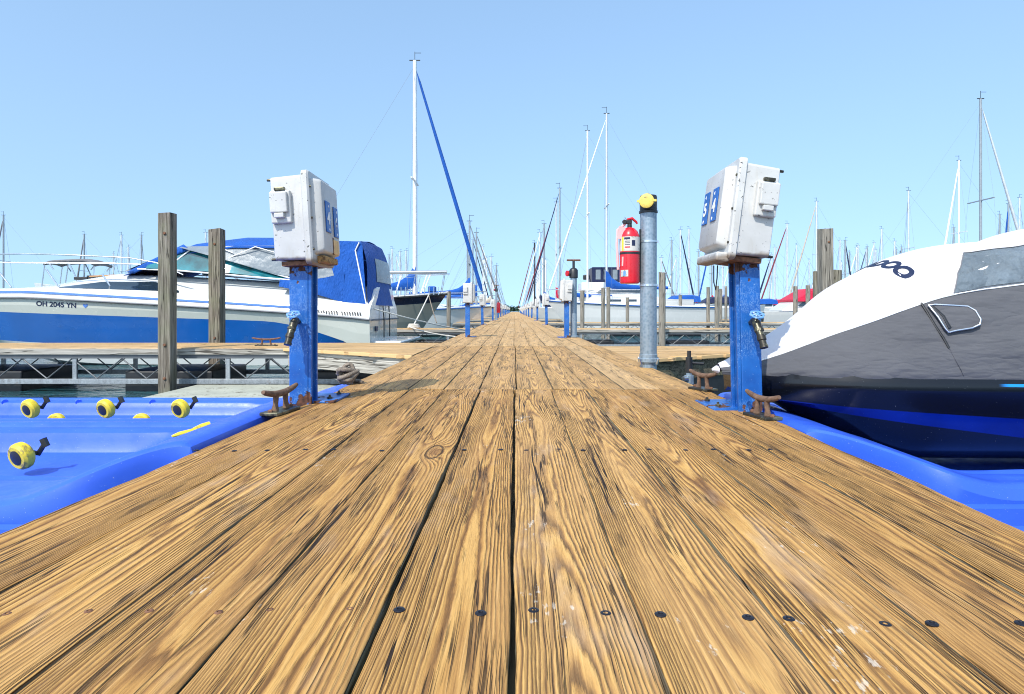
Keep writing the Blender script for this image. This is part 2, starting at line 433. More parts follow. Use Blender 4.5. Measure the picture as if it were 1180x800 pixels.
# ================================================================== MAIN DOCK
h = CH
dock = thing('boardwalk', (0, 3, 0), 'long weathered brown plank boardwalk running to the horizon', 'dock')
J = [(-.9, None), (3.54, None)]
near_e = [-2.37, -1.85, -1.31, -.89, -.437, -.012, .39, .83, 1.29, 1.78, 2.28]     # board edges at Y=.73 m (units of h)
join_e = [-2.215, -1.78, -1.33, -.88, -.43, 0, .464, .90, 1.36, 1.85, 2.42]         # at the joint, Y=3.54 m
def edge_at(i, Y):
    k = (Y-1.1)/(3.54-1.1); k = max(k, -.2); return h*(near_e[i]+(join_e[i]-near_e[i])*k)
sec = MB()
for i in range(10):
    ya, yb = -.5, 3.538
    gp = .0035 if i in (4, ) else .0018
    gl = .0045 if i == 5 else (.0042 if i == 4 else .0024)
    gr_ = .0045 if i == 4 else (.0042 if i == 3 else .0024)
    sec.board(edge_at(i, ya)+gl, edge_at(i+1, ya)-gr_, edge_at(i, yb)+gl, edge_at(i+1, yb)-gr_, ya, yb, -.040, (-.0012, .001, -.0008, .0014, 0, .0006, -.0012, .0010, -.001, .0008)[i], .0042, 110, seed=11+i, wob=.0045 if 0 < i < 9 else .012)
sec.build('near_decking', ['deck', 'beamd'], dock, smooth=50)  # second slot darkens plank sides, painting shade into the gaps
edges2 = [-2.24, -1.80, -1.36, -.90, -.45, .02, .49, .94, 1.40, 1.86, 2.42]
y0 = 3.543; si = 0
while y0 < 215:
    far = MB()
    L = 4.3 if y0 < 60 else 26
    y1 = y0+L-.006
    if si % 2 == 1: es = [-2.30, -1.86, -1.40, -.95, -.47, -.02, .42, .88, 1.36, 1.84, 2.40]
    else: es = edges2
    for i in range(10):
        rr = random.Random(si*31+i); g1 = .002+rr.random()*.003
        far.board(es[i]*h+g1, es[i+1]*h-g1, es[i]*h+g1, es[i+1]*h-g1, y0, y1, -.04, rr.uniform(-.002, .002), .003, 24 if y0 < 12 else 2, seed=100+si*10+i, wob=.004)
    far.build('far_decking', ['deckmid' if si == 0 else 'deckfar', 'beamd'], dock, smooth=50)  # dark second slot paints gap shade on the plank sides here too
    y0 += L; si += 1
b = MB()
for sx in (-1, 1):
    for q in (.93, .45):
        b = MB(); b.bx(sx*q-.02, sx*q+.02, -.5, 215, -.24, -.042); b.build('stringer', 'beamd', dock)
b = MB(); b.bx(-.02, .02, -.5, 215, -.24, -.042); b.build('stringer', 'beamd', dock)
for y in [.925, 2.0, 3.45, 3.62]+[3.6+4.3*k for k in range(1, 14)]:
    b = MB(); b.bx(-.97, .97, y-.03, y+.03, -.26, -.044); b.build('cross_beam', 'beamd', dock)
for k in range(20):
    for sx in (-.8, .8): b = MB(); b.cyl((sx, 5.7+k*8.6, -1.5), (sx, 5.7+k*8.6, -.045), .12, n=10); b.build('support_pile', 'pile', dock, smooth=60)
def screw(x, y, r=.0062, sunk=0):
    s = MB(); s.lathe((x, y, -.001-sunk), [(r*.55, 0), (r, .0006), (r*1.02, .0018), (r*.85, .0030), (r*.45, .0034), (r*.38, .0018), (0, .0016)], n=14)
    s.build('screw', 'screw' if not sunk else 'rust', dock, smooth=50)
for px, py, rs in [(615, 704, 0), (698, 707.5, 0), (761, 708.5, 0), (862, 712, 0), (909, 713.5, 0), (1020, 720, 0), (1074, 719, 0), (1177, 719, 0), (460, 703, 0), (554, 707, 0), (403, 702.5, 1), (311, 703.5, 1), (252, 706, 1), (172, 704.5, 1), (102, 705, 1), (8, 708, 1)]:
    Y = F*CH/(py-HY); screw((px-CX)*Y/F, Y, .0088 if not rs else .0065, .0005*rs)
for px in (535, 577, 606.6, 644, 672, 720, 748, 790, 822, 863, 888, 513, 468, 440, 384, 352, 308, 270, 226, 500):
    Y = F*CH/(519.0-HY+random.uniform(-1, 1)); screw((px-CX)*Y/F, Y, .0085, 0)
for k in range(20):
    screw(-1.0+k*.106+random.uniform(-.015, .015), 3.47+random.uniform(-.006, .006), .0075, 0)

# ================================================================== FINGER DOCKS
def finger(side, y0, y1, L, label, flare=True, detail=True, z=0.0):
    x0 = side*1.06
    t = thing('finger_dock', (x0, (y0+y1)/2, 0), label, 'dock', 'narrow finger docks branching off the boardwalk')
    d = MB(); n = 6; w = (y1-y0)/n
    xa, xb = (x0-L, x0) if side < 0 else (x0, x0+L)
    for i in range(n):
        segs = [xa+(xb-xa)*q/3 for q in range(4)] if detail else [xa, xb]
        for q in range(len(segs)-1):
            d.board(y0+i*w+.003, y0+(i+1)*w-.003, y0+i*w+.003, y0+(i+1)*w-.003, segs[q]+.002, segs[q+1]-.002, z-.038, z-.003-.001*((i+q) % 2), .003, 4 if detail else 1, seed=int(900+y0*10+i*7+q+side), along='x')
    if flare:
        # triangular planked corner between finger and boardwalk
        fl = 1.25
        for i in range(5):
            ya = y0-(i+1)*fl/5; x_in = x0; xo = x0+side*(1.7*(1-(i+.5)/5))
            if side < 0: d.board(ya+.003, ya+fl/5-.003, ya+.003, ya+fl/5-.003, xo, x_in, z-.038, z-.004, .003, 4, seed=1300+i, along='x')
            else: d.board(ya+.003, ya+fl/5-.003, ya+.003, ya+fl/5-.003, x_in, xo, z-.038, z-.004, .003, 4, seed=1400+i, along='x')
        fb = MB(); fb.prism([(x0, y0-fl-.02, -.042), (x0+side*1.75, y0-.02, -.042), (x0+side*1.75, y0+.03, -.042), (x0, y0-fl+.05, -.042)], (0, 0, -.19))
        fb.build('corner_beam', 'beamflat' if side < 0 else 'beamd', t, bevel=.004)  # right beam takes darker wood, its shaded side painted in
        if side > 0: fb = MB(); fb.prism([(x0, y0-fl+.0, -.235), (x0+side*1.75, y0+.0, -.235), (x0+side*1.75, y0+.05, -.235), (x0, y0-fl+.05, -.235)], (0, 0, -.40)); fb.build('added_dark_sheet', 'black', t)  # added black sheet filling the dark area below the corner beam
        # tread edge board over the slanted cut
        fb = MB(); fb.prism([(x0, y0-fl-.055, -.040), (x0+side*1.80, y0-.05, -.040), (x0+side*1.80, y0-.021, -.040), (x0, y0-fl-.021, -.040)], (0, 0, .037)); fb.build('corner_edge_board', 'finger', t, bevel=.004)
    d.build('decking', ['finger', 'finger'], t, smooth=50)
    for k, yy in enumerate((y0, y1)):
        s = -1 if k == 0 else 1
        b = MB(); b.bx(xa, xb, yy+s*.002, yy+s*.042, z-.085, z-.012); b.build('side_beam', 'beam', t, bevel=.004 if detail else 0)
        r = MB(); r.bx(xa, xb, yy-.02, yy+.02, z-.135, z-.09); r.build('upper_rail', 'galvraildark', t)
        r = MB(); r.bx(xa, xb, yy-.025, yy+.025, z-.45, z-.388); r.build('lower_rail', 'galvrail', t, bevel=.003 if detail else 0)
        if detail:
            for q in range(int(L/1.9)+1):
                xx = xb-.6-q*1.9 if side < 0 else xa+.6+q*1.9
                if xa+.05 < xx < xb-.05: r = MB(); r.bx(xx-.025, xx+.025, yy-.015, yy+.015, z-.388, z-.135); r.build('rail_post', 'galvrail', t)
        n_ = int(L/.31); zig = [(xa+.1+q*.31, yy, z-.385 if q % 2 else z-.138) for q in range(n_)]
        r = MB(); r.tube(zig, .010 if detail else .014, 6); r.build('truss', 'steelbrace', t)
    for q in range(int(L/2.4)):
        xx = (xb-.9-q*2.4) if side < 0 else (xa+.9+q*2.4)
        c = MB(); c.bx(xx-.55, xx+.55, y0+.1, y1-.1, WZ-.2, z-.30); c.build('float_block', 'black', t, bevel=.02)
    return t
finger(-1, 7.55, 8.75, 9.5, 'nearest left finger dock with truss underneath in front of the cruiser')
finger(1, 6.95, 7.9, 9.5, 'nearest right finger dock with tan planks behind the tall grey pipe')
ords = ['second', 'third', 'fourth', 'fifth', 'sixth', 'seventh', 'eighth', 'ninth', 'tenth', 'eleventh', 'twelfth', 'thirteenth']
for i in range(12):
    y = 15.2+i*8.5
    det = i < 1
    finger(-1, y, y+1.0, 9.5, '%s finger dock from the camera on the left of the boardwalk' % ords[i], False, det)
    finger(1, y, y+1.0, 9.5 if i > 3 else 11, '%s finger dock from the camera on the right of the boardwalk' % ords[i], False, det)

# low pale floating platform beside the left finger
t = thing('floating_platform', (-2.5, 6.3, -.45), 'low pale grey green floating platform below the left finger dock', 'platform')
b = MB(); b.box((-2.42, 6.3, -.49), (2.9, 2.2, .1)); b.build('platform_top', 'concrete', t, bevel=.02)
b = MB(); b.bx(-3.69, -1.01, 5.32, 7.18, -.7, -.552); b.build('platform_base', 'black', t)

# ================================================================== PILINGS
def piling(px, pxw, ytop, Y, label, mat='pile', square=True, base=-1.6, group='grey wooden mooring pilings', lean=0):
    k_ = 1/(1+abs(px-CX)/F*.85) if square else 1; w = pxw*Y/F*k_; x = PX(px, Y); zt = PZ(ytop, Y-w/2)
    t = thing('mooring_piling', (x, Y, WZ), label, 'piling', group)
    b = MB()
    n = 4 if square else 12
    rnd = random.Random(int(px*7))
    if square:
        rings = []
        for k in range(9):
            z = base+(zt-base)*k/8; j = rnd.uniform(-.01, .01)*w; hx = w/2*(1+rnd.uniform(-.02, .02)); hy = w*.5
            ox = lean*(z)*.02
            rings.append([Vector((x+ox+sx*hx+j, Y+sy*hy, z + (rnd.uniform(-.02, .02) if k == 8 else 0))) for sx, sy in ((-1, -1), (1, -1), (1, 1), (-1, 1))])
        b.loft(rings)
    else:
        rings = []
        for k in range(9):
            z = base+(zt-base)*k/8
            rings.append([Vector((x+math.cos(a*math.pi/6)*w/2*(1+.03*math.sin(a*3+k)), Y+math.sin(a*math.pi/6)*w/2, z+(rnd.uniform(-.015, .015) if k == 8 else 0))) for a in range(12)])
        b.loft(rings)
    b.build('post', mat, t, smooth=None if square else 50, bevel=.006 if square else 0)
    for zz in (PZ(ytop, Y)-.25, .05, -.35):
        if Y < 12 and zz < zt:
            c = MB(); c.lathe((x+.01, Y-w/2-.001, zz), [(.018, 0), (.018, .012), (.012, .016), (0, .016)], axis=(0, -1, 0), n=8); c.build('bolt', 'rust', t)
    return t
piling(193, 21, 246, 7.3, 'tall square grey piling nearest on the left beside the finger dock')
piling(250, 19, 263, 9.2, 'square grey piling just right of the tallest left piling by the cruiser')
piling(951, 18, 263, 10.5, 'tall thick grey piling beside the nose of the covered watercraft', 'pile2')
piling(941, 8, 313, 12.5, 'short grey piling tucked left of the thick right piling', 'pile', False)
piling(964.5, 10, 311, 12.5, 'short grey piling tucked right of the thick right piling', 'pile', False)
piling(763, 8, 314, 14.9, 'grey piling just right of the tall grey pipe', 'pile2', False)
piling(916.5, 5, 330, 24, 'thin grey piling before the red canopied boat on the right', 'pile2', False)
piling(931, 5, 329, 24, 'thin grey piling right of the red canopied boat', 'pile2', False)
piling(671, 5, 335, 22, 'thin grey piling right of the slim pipe with red cap', 'pile2', False)
piling(695, 4.5, 332, 22, 'left of the two pilings under the blue sail cover', 'pile2', False)
piling(701, 4.5, 331, 19, 'right of the two pilings under the blue sail cover', 'pile2', False)
piling(723, 4, 343, 26, 'thin piling beside the fire extinguisher and white sailboat', 'pile2', False)
piling(784, 4, 340, 30, 'thin piling before the blue covered boats right of the pipe', 'pile2', False)
piling(816, 4, 331, 24, 'leftmost of three pilings clustered left of the right utility post', 'pile2', False)
piling(826, 5, 329.5, 20, 'middle of three pilings clustered left of the right utility post', 'pile2', False)
piling(830.5, 3.4, 333, 27, 'rearmost of three pilings clustered left of the right utility post', 'pile2', False)
piling(836.5, 3.2, 330, 30, 'thin piling half hidden by the right utility post', 'pile2', False)
piling(517, 5, 336, 20.5, 'grey piling off the bow of the dark striped sailboat', 'pile2', False)

# ================================================================== CLEATS
def cleat(loc, rot, label, L=.30, mat='brownrust', hgt=.10, r=.016, thick=1):
    t = thing('dock_cleat', (0, 0, 0), label, 'cleat', 'iron dock cleats on the boardwalk edges')
    b = MB(); b.box((0, 0, .008), (.085, L*.72, .016)); b.build('base_plate', 'darkmetal', t, bevel=.004)
    for s in (-1, 1):
        b = MB(); b.tube([(0, s*L*.17, .014), (0, s*L*.15, hgt*.5), (0, s*L*.14, hgt-.004)], [r*1.25, r*.85, r*1.0], 10); b.build('leg', mat, t, smooth=50)
        b = MB(); b.lathe((0, s*L*.30, .016), [(.011, 0), (.011, .007), (.006, .011), (0, .011)], n=6); b.build('bolt', 'rust', t)
    b = MB(); pts = []; rad = []
    for k in range(13):
        q = -1+2*k/12; pts.append((0, q*L/2, hgt+.022*q*q)); rad.append(r*(1.15-.32*abs(q)) * (1 if abs(q) < .98 else .8))
    b.tube(pts, rad, 12); b.build('horn', mat, t, smooth=50)
    t.location = loc; t.rotation_euler = rot; return t
cleat((-1.055, 2.74, .0), (0, 0, R(-8)), 'rusty brown cleat at the foot of the left utility post', .29, hgt=.088, r=.0135)
cleat((1.060, 2.60, .0), (0, 0, R(14)), 'rusty brown cleat in front of the right utility post', .22, hgt=.082, r=.0125)
cleat((1.085, 3.50, .0), (0, 0, R(24)), 'brown cleat behind the right utility post on the boardwalk edge', .22, hgt=.085, r=.013)
cleat((-3.25, 7.95, -.003), (0, 0, R(88)), 'dark cleat on the left finger dock before the cruiser', .38, 'rust', .085, .012)

# ================================================================== UTILITY PEDESTALS
def pedestal(side, label, tilt, digits, hero=True, bdx=0):
    """side=-1: left edge of the boardwalk, its lid faces +x"""
    s = -side
    t = thing('utility_pedestal', (0, 0, 0), label, 'utility post', 'white power boxes on blue posts along the boardwalk')
    b = MB(); b.box((0, 0, .35), (.094, .10, .74)); post = b.build('post', 'blue', t, bevel=.006)
    if hero:
        # channel lips on the dock side
        b = MB(); b.box((s*.055, -.042, .35), (.016, .014, .72)); b.box((s*.055, .042, .35), (.016, .014, .72)); b.build('post_flange', 'blue', t, bevel=.003)
    b = MB(); b.box((s*.07, .13, .006), (.19, .30, .012)); b.build('foot_plate', 'blue', t, bevel=.003)
    if hero:
        for q in (.06, .22):
            b = MB(); b.lathe((s*.12, q, .012), [(.013, 0), (.013, .009), (.006, .012), (.006, .02), (0, .02)], n=6); b.build('bolt', 'darkmetal', t)
    T = Matrix.Translation((bdx, 0, .70)) @ Matrix.Rotation(R(tilt)*-s, 4, 'Y') @ Matrix.Translation((0, 0, -.70))
    # back box, slightly tapered
    b = MB(); z0, z1 = .70, 1.11
    def rrect(x, y0, y1, za, zb, r):
        pts = []
        for cy, cz, a0 in ((y1-r, zb-r, 0), (y0+r, zb-r, 90), (y0+r, za+r, 180), (y1-r, za+r, 270)):
            for k in range(5): a = R(a0+k*22.5); pts.append(Vector((x, cy+r*math.cos(a), cz+r*math.sin(a))))
        return pts
    b.loft([rrect(-s*.088, -.118, .19, z0+.012, z1-.012, .015), rrect(-s*.084, -.124, .196, z0+.006, z1-.006, .015), rrect(s*.062, -.130, .20, z0, z1, .016)])
    b.xf(T); body = b.build('back_box', 'white', t, smooth=40)
    b = MB(); b.loft([rrect(s*.062, -.132, .205, z0-.016, z1+.012, .020), rrect(s*.068, -.142, .212, z0-.022, z1+.020, .022), rrect(s*.092, -.142, .212, z0-.022, z1+.020, .022), rrect(s*.100, -.134, .206, z0-.016, z1+.014, .020)])
    b.xf(T); b.build('box_flange', 'white', t, smooth=40)
    b = MB(); b.loft([rrect(s*.098, -.108, .185, z0+.025, z1-.012, .018), rrect(s*.136, -.098, .178, z0+.035, z1-.020, .018), rrect(s*.144, -.090, .170, z0+.045, z1-.028, .014)])
    b.xf(T); lid = b.build('lid', 'white', t, smooth=40)
    # receptacle on the side towards the camera
    xc = -s*.035; yf = -.127
    b = MB(); b.box((xc, yf-.010, .955), (.095, .028, .155)); b.xf(T); fr = b.build('outlet_frame', 'white', t, bevel=.006)
    b = MB(); b.box((xc-s*.004, yf-.032, .975), (.082, .020, .098)); b.xf(T); b.build('outlet_flap', 'white', fr, bevel=.005)
    if hero:
        b = MB(); b.box((xc-s*.002, yf-.034, .912), (.045, .026, .022)); b.xf(T); b.build('flap_latch', 'white', fr, bevel=.003)
        b = MB(); b.box((xc, yf-.020, 1.040), (.05, .02, .016)); b.xf(T); b.build('flap_hinge', 'darkmetal', fr, bevel=.003)
        for (x, z) in ((-s*.088, 1.095), (-s*.088, .712)):
            b = MB(); b.cyl((x+s*.006, -.10, z), (x-s*.022, -.10, z), .008, .006, 8); b.xf(T); b.build('mounting_bolt', 'darkmetal', t)
        b = MB(); b.box((s*.00, .03, z0-.012), (.13, .26, .022)); b.xf(T); b.build('underside_gasket', 'rust', t, bevel=.003)
        for zz in (.75, .9, 1.05):
            for yy in (-.127, .197):
                b = MB(); b.cyl((s*.100, yy*.96, zz), (s*.105, yy*.96, zz), .006, n=8); b.xf(T); b.build('flange_screw', 'darkmetal', t)
        # number plates on the lid
        for dg, yc, zc in digits:
            b = MB(); b.box((s*.1475, yc, zc), (.005, .072, .155)); b.xf(T); pl = b.build('number_plate', 'signblue', t, bevel=.002)
            up = T.to_3x3() @ Vector((0, 0, 1)); right = Vector((0, 1, 0)) if s > 0 else Vector((0, -1, 0))
            o = T @ Vector((s*.1512, yc, zc-.008))
            text_mb(dg, .085, basis(o, right, up), .0006, 0, .0025).build('digit', 'signwhite', pl)
            for dz, rr in ((.055, .010), (-.062, .008)):
                b = MB(); b.cyl((s*.1500, yc+.01, zc+dz), (s*.1508, yc+.01, zc+dz), rr, n=3 if dz > 0 else 8); b.xf(T); b.build('symbol', 'signwhite', pl)
        # tap on the camera side
        y0 = -.05
        tp = MB(); tp.cyl((0, y0, .405), (0, y0-.05, .41), .015, n=10); tp.tube([(0, y0-.03, .415), (0, y0-.075, .405), (s*-.004, y0-.10, .365), (s*-.010, y0-.125, .315)], [.018, .024, .021, .019], 12)
        tp.lathe((s*-.004, y0-.095, .375), [(.020, 0), (.026, .003), (.026, .016), (.020, .02)], axis=(s*-.1, -.4, -1), n=8)
        tp.lathe((s*-.008, y0-.115, .335), [(.018, 0), (.024, .002), (.024, .022), (.019, .026), (.019, .05), (.022, .052), (.022, .066), (.012, .067)], axis=(s*-.1, -.4, -1), n=14)
        tp.cyl((0, y0-.065, .41), (0, y0-.085, .445), .010, n=8)
        K_ = Matrix.Translation((0, y0, .405)) @ Matrix.Scale(.82, 4) @ Matrix.Translation((0, -y0, -.405)); tp.xf(K_)
        tap = tp.build('tap', 'darkmetal', post, smooth=40)
        w = MB(); c = Vector((0, y0-.088, .450)); ax = Vector((0, -.5, .86)).normalized(); a = Vector((1, 0, 0)); bb = ax.cross(a)
        ring = [c+(a*math.cos(k*math.pi/12)+bb*math.sin(k*math.pi/12))*(.034+.003*math.cos(k*math.pi/12*6)) for k in range(25)]
        w.tube(ring, .0055, 6)
        for k in range(3): d = a*math.cos(k*math.pi/3)+bb*math.sin(k*math.pi/3); w.cyl(c-d*.033, c+d*.033, .004, n=6)
        w.lathe(c-ax*.006, [(.011, 0), (.011, .012), (0, .013)], axis=ax, n=10)
        w.xf(K_); w.build('tap_wheel', 'handle', post, smooth=40)
    return t
pl = pedestal(-1, 'white power box numbered 4 and 6 on a blue post at left', 3.5, [('4', -.015, .915), ('6', .115, .905)])
b = MB(); T = Matrix.Translation((0, 0, .70)) @ Matrix.Rotation(R(-3.5), 4, 'Y') @ Matrix.Translation((0, 0, -.70))
b.box((.1445, .105, .775), (.005, .085, .075)); b.xf(T); b.build('torn_opening', 'foamlight', pl, bevel=.012)
b = MB(); b.box((.1425, .060, .778), (.005, .02, .085)); b.xf(T); b.build('opening_shadow_strip', 'rust', pl)  # solid dark strip painted as shade along the opening's edge
b = MB(); b.box((.115, .04, .705), (.045, .22, .035)); b.xf(T); b.build('insulation_foam', 'foam', pl, bevel=.008)
pl.location = (-1.060, 3.03, 0)
pr = pedestal(1, 'white power box numbered 5 and 4 tilted on a blue post at right', 8.5, [('5', .115, .93), ('4', -.01, .93)], bdx=-.028)
T = Matrix.Translation((-.028, 0, .70)) @ Matrix.Rotation(R(8.5), 4, 'Y') @ Matrix.Translation((0, 0, -.70))
b = MB(); b.bx(-.145, -.085, -.12, .17, .665, .705); b.xf(T); b.build('lower_lip', 'white', pr, bevel=.008)
b = MB(); b.tube([(-.10, .14, .68), (-.105, .13, .60), (-.10, .12, .56), (-.09, .125, .62), (-.085, .13, .68)], .003, 6); b.build('loose_wire', 'black', pr)
pr.location = (1.078, 2.80, 0); pr.rotation_euler = (0, R(-1.2), 0)

pf_l = pedestal(-1, 'white power box on a blue post second along the left edge of the boardwalk', 0, [], False)
pf_l.location = (PX(539, 10.5), 10.5, 0); pf_l.scale = (.84,)*3
pf_r = pedestal(1, 'white power box on a blue post second along the right edge of the boardwalk', 3, [], False)
pf_r.location = (PX(653, 10.3), 10.3, 0); pf_r.scale = (.88,)*3
for i, y in enumerate([19.3, 27.8, 36.2, 44.8, 53.2, 61.8, 70.2, 78.8, 87, 95.8, 104.2, 113]):
    copy_tree(pf_l, (-1.02+.02*(i % 3), y, 0), (0, R((i % 3-1)*1.5), R(random.uniform(-5, 5))), '%s white power box on a blue post, left boardwalk edge' % (ords[1:]+['fourteenth'])[i], .88)
    copy_tree(pf_r, (1.02+.02*(i % 2), y, 0), (0, R((i % 3-1)*1.5), R(random.uniform(-5, 5))), '%s white power box on a blue post, right boardwalk edge' % (ords[1:]+['fourteenth'])[i], .9)

# ================================================================== STANDPIPES & EXTINGUISHERS
sp = thing('standpipe', (1.09, 4.95, 0), 'tall thick grey water pipe with black cap and yellow disc', 'pipe')
x, y = 1.09, 4.95
b = MB(); b.cyl((x, y, -.3), (x, y, 1.26), .067, n=32); b.build('pipe', 'galv', sp, smooth=50)
b = MB(); b.lathe((x, y, 1.25), [(.067, 0), (.075, .003), (.075, .02), (.070, .025), (.070, .13), (.065, .145), (.0, .148)], n=32)
b.cyl((x, y, 1.335), (x-.035, y-.10, 1.335), .055, n=24); b.cyl((x-.028, y-.080, 1.335), (x-.035, y-.10, 1.335), .062, n=24); b.build('elbow_cap', 'black', sp, smooth=40)
b = MB(); ax = Vector((-.33, -.94, 0)).normalized(); c = Vector((x-.036, y-.102, 1.335))
b.lathe(c, [(.056, 0), (.058, .004), (.058, .012), (.050, .017), (.02, .018), (0, .018)], axis=ax, n=28); a = ax.cross(Vector((0, 0, 1)))
b.box(c+a*.062+ax*.008, (.03, .012, .018)); b.box(c-a*.062+ax*.008, (.03, .012, .018)); b.build('hose_cap', 'yellowcap', sp, smooth=40)
for zz in (1.02, .665):
    b = MB(); b.lathe((x, y, zz-.008), [(.068, 0), (.0715, .001), (.0715, .016), (.068, .017)], n=32); b.box((x+.075, y-.01, zz), (.018, .012, .02)); b.build('clamp_band', 'steel', sp, smooth=40)
b = MB(); b.lathe((x, y, .04), [(.068, 0), (.085, .004), (.085, .03), (.072, .036), (.072, .065), (.068, .068)], n=32); b.lathe((x, y, -.10), [(.068, 0), (.11, .004), (.11, .024), (.068, .03)], n=24)
b.build('base_collar', 'galv', sp, smooth=40)
for k in range(4):
    a = R(35+k*90); b = MB(); b.cyl((x+math.cos(a)*.088, y+math.sin(a)*.088, .03), (x+math.cos(a)*.108, y+math.sin(a)*.108, .075), .012, .010, 8); b.build('bolt', 'steel', sp)

def extinguisher(x, y, zb, label, k=1.0, hero=True):
    t = thing('fire_extinguisher', (x, y, zb), label, 'extinguisher', 'red fire extinguishers hung on pipes')
    r = .080*k; H = .455*k
    b = MB(); b.lathe((x, y, zb), [(r*.86, 0), (r*.97, .006*k), (r, .02*k), (r, H*.80), (r*.96, H*.86), (r*.80, H*.93), (r*.5, H*.985), (r*.28, H)], n=28); b.build('cylinder', 'red', t, smooth=40)
    if hero:
        for z0, z1, m, nm in ((.26, .375, 'paper', 'instruction_label'), (.235, .252, 'black', 'strap'), (.325, .375, 'paper', 'label_header')):
            if nm == 'label_header': continue
            q = MB(); n = 24; rings = [[Vector((x+math.cos(a)*(r+.0012), y+math.sin(a)*(r+.0012), zb+zz)) for a in [R(150+k2*(255 if m == 'paper' else 360)/n) for k2 in range(n+1)]] for zz in (z0, z1)]
            q.loft(rings, False, False); l = q.build(nm, m, t, smooth=60)
            if m == 'paper':
                for a0, a1, za, zc, mm in ((212, 224, .262, .373, 'yellow'), (228, 262, .352, .368, 'ink'), (232, 262, .335, .340, 'ink'), (232, 262, .322, .326, 'ink'), (232, 262, .308, .312, 'ink'), (272, 292, .300, .345, 'ink'), (232, 262, .285, .295, 'red')):
                    q = MB(); q.loft([[Vector((x+math.cos(R(a0+(a1-a0)*k2/6))*(r+.002), y+math.sin(R(a0+(a1-a0)*k2/6))*(r+.002), zb+zz)) for k2 in range(7)] for zz in (za, zc)], False, False); q.build('label_print', mm, l)
        q = MB(); q.loft([[Vector((x+math.cos(R(200+52*k2/6))*(r+.0015), y+math.sin(R(200+52*k2/6))*(r+.0015), zb+zz)) for k2 in range(7)] for zz in (.055, .108)], False, False); l = q.build('inspection_label', 'paper', t)
        q = MB(); q.loft([[Vector((x+math.cos(R(222+16*k2/6))*(r+.0025), y+math.sin(R(222+16*k2/6))*(r+.0025), zb+zz)) for k2 in range(7)] for zz in (.06, .098)], False, False); q.build('label_print', 'handle', l)
        q = MB(); q.loft([[Vector((x+math.cos(R(205+12*k2/6+zz*30))*(r+.0018), y+math.sin(R(205+12*k2/6+zz*30))*(r+.0018), zb+zz)) for k2 in range(7)] for zz in (.14, .17, .2, .215)], False, False); q.build('worn_marking', 'pink', t)
    b = MB(); b.cyl((x, y, zb+H-.004), (x, y, zb+H+.03), .020, .018, 12); b.box((x-.01, y, zb+H+.045), (.055, .03, .03)); b.cyl((x-.045, y-.01, zb+H+.045), (x-.045, y-.025, zb+H+.045), .018, n=14); b.build('valve', 'black', t, smooth=40, bevel=.003)
    b = MB(); b.tube([(x-.02, y, zb+H+.065), (x+.02, y, zb+H+.075), (x+.055, y, zb+H+.045), (x+.062, y, zb+H+.03)], [.010, .012, .010, .007], 8); b.build('lever', 'redplastic', t, smooth=50)
    b = MB(); b.tube([(x-.02, y, zb+H+.06), (x-.04, y, zb+H+.085), (x-.05, y, zb+H+.06), (x-.03, y, zb+H+.04)], .003, 6)
    b.build('pin_ring', 'steel', t)
    b = MB(); b.tube([(x-.035, y, zb+H+.03), (x-.10, y-.01, zb+H-.02), (x-.105, y-.01, zb+H*.7), (x-.095, y-.01, zb+H*.25)], .011, 8); 
    if hero:
        b.build('hose', 'pink', t, smooth=50)
        b = MB(); b.box((x-.072, y-.035, zb+H*.90), (.055, .003, .10), Matrix.Rotation(R(8), 3, 'Y')); b.build('paper_tag', 'pink', t)
    b = MB(); b.box((x+r+.006, y+.01, zb+H*.5), (.008, .03, H*.95)); b.build('wall_bracket', 'black', t, bevel=.002)
    return t
extinguisher(PX(725.5, 4.93), 4.93, .678, 'red fire extinguisher with white label strapped to the tall grey pipe')

def standpipe2(px, Y, ytop, label, hw=.055, left=False):
    x = PX(px, Y); t = thing('standpipe', (x, Y, 0), label, 'pipe'); zt = PZ(ytop, Y)
    b = MB(); b.cyl((x, Y, -.3), (x, Y, zt-.1), hw, n=20); b.build('pipe', 'galv', t, smooth=50)
    b = MB(); b.lathe((x, Y, zt-.22), [(hw, 0), (hw*1.35, .01), (hw*1.35, .14), (hw*.9, .17), (hw*.4, .18), (hw*.4, .30), (0, .3)], n=16); b.cyl((x, Y, zt-.14), (x-.10, Y-.03, zt-.14), .045, n=12); b.build('valve_head', 'black', t, smooth=40)
    b = MB(); b.cyl((x-.10, Y-.03, zt-.14), (x-.125, Y-.04, zt-.14), .05, n=12); b.build('outlet_cap', 'redplastic', t, smooth=40)
    b = MB(); b.box((x, Y, zt+.09), (.24, .03, .03)); b.build('valve_handle', 'rust', t, bevel=.01)
    b = MB(); b.lathe((x, Y, .0), [(hw, 0), (hw*1.7, .005), (hw*1.7, .03), (hw, .035)], n=16); b.build('base_collar', 'galv', t, smooth=40)
    return t
standpipe2(661, 10.4, 306, 'slim grey water pipe with red cap behind the second right power box')
standpipe2(572, 30, 331, 'distant thin water pipe on the left side of the boardwalk')
extinguisher(PX(574.5, 30), 29.8, .35, 'small distant red fire extinguisher on the left side of the boardwalk', 1.15, False)

